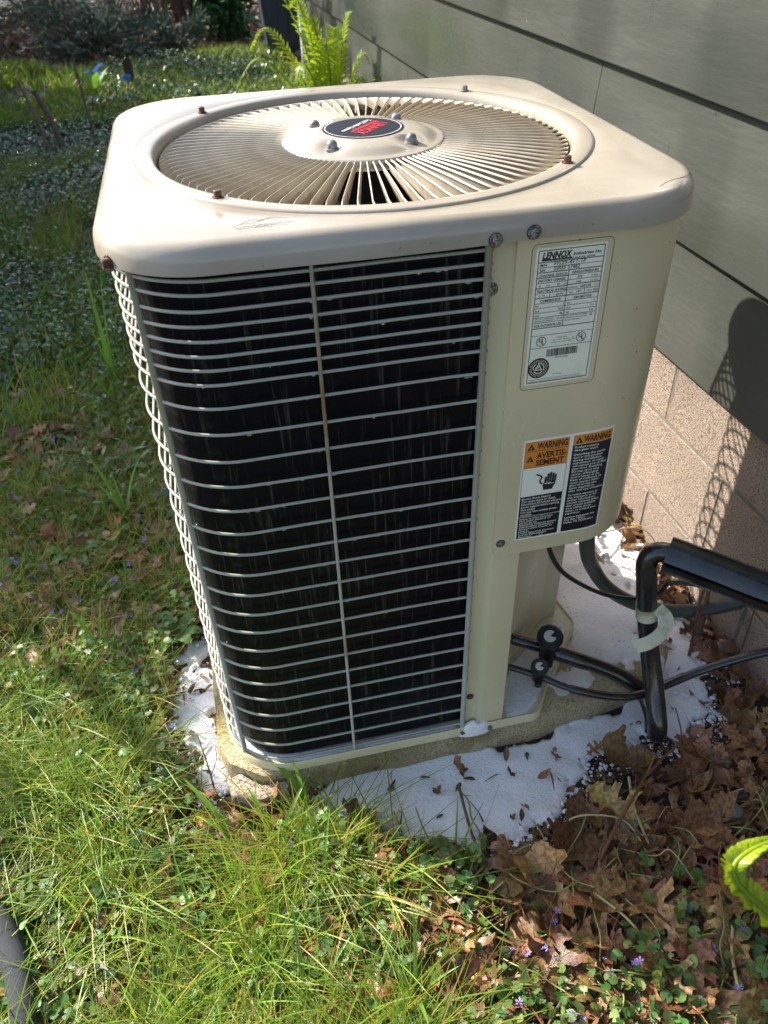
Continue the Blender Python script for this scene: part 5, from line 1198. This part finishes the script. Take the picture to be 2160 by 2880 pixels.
fern_plant('tall sunlit yellow green fern growing by the wall behind the unit', 1.06, 4.5, G, [(-.12,.1,1.20,.1,.12),(-.42,.05,1.42,.12,.13),(.06,.10,1.15,.15,.12),(-.05,-.12,1.10,.15,.13),(-.80,-.25,.86,.55,.10),(.26,.0,1.02,.2,.11),(-.26,-.2,1.02,.25,.12),(.20,-.22,.92,.25,.11),(-.5,.3,1.2,.35,.10),(.36,-.1,.90,.25,.10),(-.22,.2,1.30,.1,.12),(-.6,.1,1.05,.35,.11),(.15,.0,1.22,.08,.11),(-.7,.15,.75,.6,.10)])
# crosiers still curled
nf = thing('fern', 'close bright green fern with a curled frond tip at the right edge', 'fern', (1.02, -1.05, G))
pts = [(1.02,-1.05,G),(.96,-1.0,-1.15),(.86,-.955,-.80),(.745,-.93,-.600),(.690,-.915,-.540),(.655,-.893,-.505),(.636,-.875,-.485),(.634,-.862,-.468),(.650,-.855,-.458),(.675,-.852,-.452),(.71,-.852,-.450)]
part('frond', frond(pts, .008, .0225, 150, 3, 4.2, .55, True), fernm, nf, smooth=True, label='curled frond tip in front of the leaf litter')
pts = [(1.02,-1.05,G),(1.02,-1.02,-1.2),(1.0,-.98,-.9),(.97,-.93,-.7),(.93,-.88,-.56),(.88,-.86,-.49)]
part('frond', frond(pts, .004, .05, 60, 8, 1.3), fernm, nf, smooth=True)

# --- far garden: bin, stakes, shrubs, flowers
bn = thing('plastic_bin', 'dark blue grey plastic bin standing behind the tall fern', 'bin', (1.45, 10.9, G))
bx, by = 1.42, 10.9; mb = MB(); rows = []
for z, s in ((G,.20),(G+.05,.21),(G+.75,.27),(G+1.35,.31),(G+1.37,.335),(G+1.47,.335),(G+1.47,.31)):
    rows.append([(bx+s*cx_, by+s*cy_, z) for cx_, cy_ in ((-1,-.8),(-.8,-1),(-.3,-1),(-.28,-.93),(.28,-.93),(.3,-1),(.8,-1),(1,-.8),(1,.8),(.8,1),(-.8,1),(-1,.8))])
mb.grid(rows, closed=True); smooth_angle(part('bin_body', mb, M['bin'], bn), 30)
part('bin_lid', MB().box(bx-.35, bx+.35, by-.36, by+.36, G+1.475, G+1.53, bev=.02), M['bin'], bn)
for sx in (-1, 1): part('wheel', MB().tube([(bx+sx*.17, by+.22, G+.08),(bx+sx*.24, by+.22, G+.08)], .08, 14), M['cable'], bn)
for (p, rr, lab) in (([(-1.05,6.75,G),(-1.12,6.9,-1.25),(-1.22,7.05,-1.02)], .030, 'thick broken brown stem leaning in the ground cover'), ([(-1.16,6.6,G),(-1.22,6.8,-1.2),(-1.34,7.1,-.95)], .016, 'thin broken stem beside the thick one'), ([(-.78,6.9,G),(-.82,7.1,-1.2),(-.86,7.3,-.78)], .013, 'tall thin bare stick rising from the ground cover')):
    o = link('broken_stick', MB().tube(spline(p, 5), rr, 8, rf=lambda q, rr=rr: rr*(1-.2*q)).mesh('broken_stick', True), M['bark']); tag(o, lab, 'stick')
fp = thing('blue_flower_plant', 'small plant with bright blue petals in the far grass', 'flower plant', (-.90, 8.9, G))
for k in range(4):
    a = 2*PI*k/4+.4; rows = [[(-.90+math.cos(a)*.22*q-math.sin(a)*w, 8.9+math.sin(a)*.22*q+math.cos(a)*w, G+.10+.35*q-.12*q*q) for w in (-.05*math.sin(PI*min(q+.1,1)), .05*math.sin(PI*min(q+.1,1)))] for q in [i/6 for i in range(7)]]
    part('leaf', MB().grid(rows), M['broad'], fp, smooth=True)
for k in range(6):
    x, y, z = -.86+rs.uniform(-.10,.12), 8.85+rs.uniform(-.1,.1), G+.33+rs.uniform(-.04,.05); mb = MB()
    mb.add([(x+.028*math.cos(q)*(1 if i % 2 else .5), y+.02*math.sin(q), z+.028*math.sin(q)*(1 if i % 2 else .5)) for i, q in enumerate([2*PI*j/10 for j in range(10)])], [tuple(range(10))]); part('petal', mb, M['bluepetal'], fp)
sc_ = thing('plastic_scrap', 'small brown and blue scrap standing in the far grass', 'scrap', (-.52, 9.1, G))
part('brown_side', MB().box(-.57,-.47,9.10,9.13,G+.15,G+.36,bev=.012), M['scrap'], sc_); part('blue_side', MB().box(-.60,-.50,9.04,9.07,G+.10,G+.22,bev=.01), M['bluepetal'], sc_)
dd = thing('dandelion', 'yellow dandelion flower in the weeds before the far wall', 'flower', (.98, 7.0, G))
part('stalk', MB().tube([(.98,7.0,G),(.985,7.0,G+.12)], .006, 5), M['broad'], dd); part('flower_head', MB().lathe([(.0001,G+.15),(.03,G+.145),(.045,G+.125),(.01,G+.115)], (.985,7.0,0), 12), M['yellow'], dd)

def needle_bush(label, x, y, rx_, ry_, h, n, seed, name='juniper_bush', cat='bush', m='juniper', tint=(1,1,1), group='dark evergreen bushes at the back'):
    t = thing(name, label, cat, (x, y, G), group); r = np.random.default_rng(seed); rs_ = random.Random(seed)
    # spray template: short needles along a bent axis
    V = []; F = []
    for k in range(9):
        q = k/9; c = np.array([q, 0, .12*q*q]); 
        for s in (-1, 1):
            b = len(V); a = rs_.uniform(.4,1.1); d = np.array([math.cos(a), s*math.sin(a), rs_.uniform(-.3,.5)])*.30*(1-.5*q); V += [c+np.array([0,0,.02]), c+np.array([.05,0,-.02]), c+d]; F.append((b,b+1,b+2))
    V = np.array(V); F = np.array(F)
    # branches leave the middle and carry sprays
    nb = max(10, n//60); pts = []; ang = []; elv = []; mbt = MB()
    for k in range(nb):
        a = rs_.uniform(0, 2*PI); e = rs_.uniform(.1,1.1); L_ = rs_.uniform(.65,1.08); d = np.array([math.cos(a)*math.cos(e)*rx_, math.sin(a)*math.cos(e)*ry_, math.sin(e)*h])*L_
        base_ = np.array([x+rs_.uniform(-.12,.12)*rx_, y+rs_.uniform(-.12,.12)*ry_, G+.02])
        mbt.tube([tuple(base_), tuple(base_+d*.5+np.array([0,0,.05*h])), tuple(base_+d)], .012, 4, rf=lambda q: .014*(1-.8*q))
        for j in range(n//nb):
            q = rs_.uniform(.25,1.05)**.8; sp = .13*max(rx_, h)*(1.1-.5*q); pts.append(base_+d*q+np.array([rs_.gauss(0,sp), rs_.gauss(0,sp), rs_.gauss(0,sp*.7)+.05*h])); ang.append(a+rs_.gauss(0,.7)); elv.append(-(e*.5+rs_.gauss(0,.45)))
    pts = np.array(pts); pts[:,2] = np.maximum(pts[:,2], G+.03); nn = len(pts); b = r.uniform(.55,1.6,nn)
    S = scatter(V, F, pts, rot_mats(np.array(ang), r.normal(0,.5,nn), np.array(elv)), r.uniform(.09,.17,nn), np.outer(b, tint)*r.uniform(.85,1.15,(nn,3)))
    me = tri_mesh('foliage', wnp(S[0]), S[1], S[2]); me.materials.append(M[m]); link('foliage', me, None, t)
    part('branches', mbt, M['bark'], t)
    return t
needle_bush('wide dark juniper bush at the upper left before the bare shrubs', -1.05, 11.9, 1.15, .9, .95, 2600, 1)
needle_bush('dark juniper bush at the top left corner', -3.0, 12.8, 1.3, 1.2, 1.5, 2600, 2)
needle_bush('low juniper at the left edge beside the far lawn', -2.55, 9.0, .55, .9, .55, 1500, 3)
needle_bush('low dark bush at the left edge nearest the ground cover', -2.15, 7.1, .45, .7, .50, 1200, 4)
needle_bush('tall dark evergreen behind the juniper at the top left', -2.2, 15.6, 1.6, 1.2, 2.4, 2600, 5)
needle_bush('small juniper tip between the wide bush and the bare twigs', .0, 11.6, .55, .5, .5, 900, 6)
def leafy_bush(label, x, y, rx_, ry_, h, n, seed, tint, s=(.10,.18), m='hedge', group='leafy bushes at the back', name='leafy_bush'):
    t = thing(name, label, 'bush', (x, y, G), group); r = np.random.default_rng(seed); rs_ = random.Random(seed)
    cl = np.stack([r.normal(0,.42,n//22), r.normal(0,.42,n//22), r.uniform(.15,.95,n//22)], 1); a = r.integers(0, len(cl), n)
    p = cl[a]+r.normal(0,.10,(n,3)); pts = np.stack([x+p[:,0]*rx_, y+p[:,1]*ry_, G+np.clip(p[:,2],.03,1.1)*h], 1); b = r.uniform(.55,1.5,n)
    S = scatter(LV, LF, pts, rot_mats(r.uniform(0,2*PI,n), r.normal(0,.6,n), r.normal(.2,.6,n)), r.uniform(*s,n), np.outer(b, tint)*r.uniform(.85,1.15,(n,3)))
    me = tri_mesh('foliage', wnp(S[0]), S[1], S[2], smooth=True); me.materials.append(M[m]); link('foliage', me, None, t)
    mbt = MB()
    for k in range(10):
        c = cl[k % len(cl)]; mbt.tube([(x,y,G),(x+c[0]*rx_*.6, y+c[1]*ry_*.6, G+c[2]*h*.6),(x+c[0]*rx_, y+c[1]*ry_, G+c[2]*h)], .014, 4)
    part('branches', mbt, M['bark'], t); return t
leafy_bush('green broad leaved bush left of the plastic bin', .78, 12.3, .42, .4, .85, 1500, 11, (.9,1.25,.9))
leafy_bush('green leafy bush at the top behind the garden bed', .35, 15.2, .7, .5, 1.25, 1800, 12, (1.1,1.4,.8))
leafy_bush('dark leafy weeds by the foundation behind the fern', 1.22, 6.3, .30, .5, .38, 900, 13, (.55,.85,.6), (.05,.10))
leafy_bush('dark green bush behind the plastic bin', 2.3, 14.5, 1.0, .8, 1.6, 2000, 14, (.7,1.,.8))
def bare_shrub(label, x, y, r0, h, n, seed, m='bark'):
    t = thing('bare_shrub', label, 'shrub', (x, y, G), 'bare twiggy shrubs at the back'); rs_ = random.Random(seed)
    for k in range(n):
        a = rs_.uniform(0, 2*PI); e = rs_.uniform(.0,.55); b0 = (x+rs_.uniform(-.1,.1)*r0, y+rs_.uniform(-.1,.1), G); p = [b0]; d = Vector((math.cos(a)*math.sin(e), math.sin(a)*math.sin(e), math.cos(e))); c = Vector(b0)
        for j in range(5): c = c+d*h/5*rs_.uniform(.8,1.1); d = (d+Vector((rs_.gauss(0,.14), rs_.gauss(0,.14), rs_.gauss(0,.08)))).normalized(); p.append(tuple(c))
        mb = MB().tube(p, .013, 5, rf=lambda q: .016*(1-.75*q))
        for j in range(2, 6):
            for s in range(2):
                d2 = (Vector(p[j])-Vector(p[j-1])).normalized()+Vector((rs_.gauss(0,.6), rs_.gauss(0,.6), rs_.uniform(0,.4))); mb.tube([p[j], tuple(Vector(p[j])+d2.normalized()*h*.2), tuple(Vector(p[j])+(d2.normalized()+Vector((0,0,.2)))*h*.34)], .006, 4)
        part('branch', mb, M[m], t)
for i, (x, y, r0, h, n, m, lab) in enumerate(((-.15,13.4,.6,1.5,16,'bark','bare brown twiggy shrub at the top behind the juniper'),(.35,12.9,.5,1.1,12,'bark','bare low shrub in the middle of the leaf bed'),(.9,13.9,.5,1.5,12,'bark','bare grey stemmed shrub near the pale stone'),(-.95,14.4,.7,1.7,16,'redtwig','bare reddish twiggy shrub at the top left of the bed'),(-.45,15.0,.7,1.8,14,'bark','tall bare shrub furthest back'),(.1,14.2,.5,1.5,12,'redtwig','bare reddish shrub beside the tall bare one'))):
    bare_shrub(lab, x, y, r0, h, n, 60+i, m)
# --- row of trees left of the picture: they shade the ground behind the unit
def shade_tree(x, y, h, rad, n, seed):
    t = thing('hedge_tree', 'leafy hedge tree standing outside the left edge of the picture', 'tree', (x, y, G), 'hedge trees left of the garden'); r = np.random.default_rng(seed)
    cl = np.stack([r.normal(0,.42,n//40), r.normal(0,.42,n//40), r.uniform(.10,.95,n//40)], 1); a = r.integers(0, len(cl), n); p = cl[a]+r.normal(0,.10,(n,3))
    k = np.clip(1.25-p[:,2]*.7, .3, 1.2); pts = np.stack([x+p[:,0]*rad*1.7*k, y+p[:,1]*rad*1.7*k, G+np.clip(p[:,2],.02,1.)*h], 1); b = r.uniform(.6,1.4,n)
    S = scatter(LV, LF, pts, rot_mats(r.uniform(0,2*PI,n), r.normal(0,.7,n), r.normal(0,.7,n)), r.uniform(.10,.20,n), b[:,None]*np.ones(3))
    me = tri_mesh('crown', wnp(S[0]), S[1], S[2]); me.materials.append(M['hedge']); link('crown', me, None, t)
    part('trunk', MB().tube([(x,y,G),(x+.05,y,G+h*.45),(x,y+.05,G+h*.9)], .10, 8, rf=lambda q: .10*(1-.85*q)), M['bark'], t)
HEDGE = [(-3.1,3.75,2.6,.5),(-3.6,4.5,3.6,.8),(-3.8,5.3,4.1,.8),(-4.2,6.5,4.6,.95),(-4.5,7.9,5.2,1.0),(-4.7,9.7,5.4,1.1),(-5.0,11.5,6.3,1.1),(-5.8,13.7,3.0,.6),(-6.0,15.2,6.3,.8),(-6.2,17.2,6.3,1.3),(-6.4,19.6,5.6,1.4)]
for i, (x, y, h, rad) in enumerate(HEDGE): shade_tree(x, y, h, rad, 6500, 80+i)
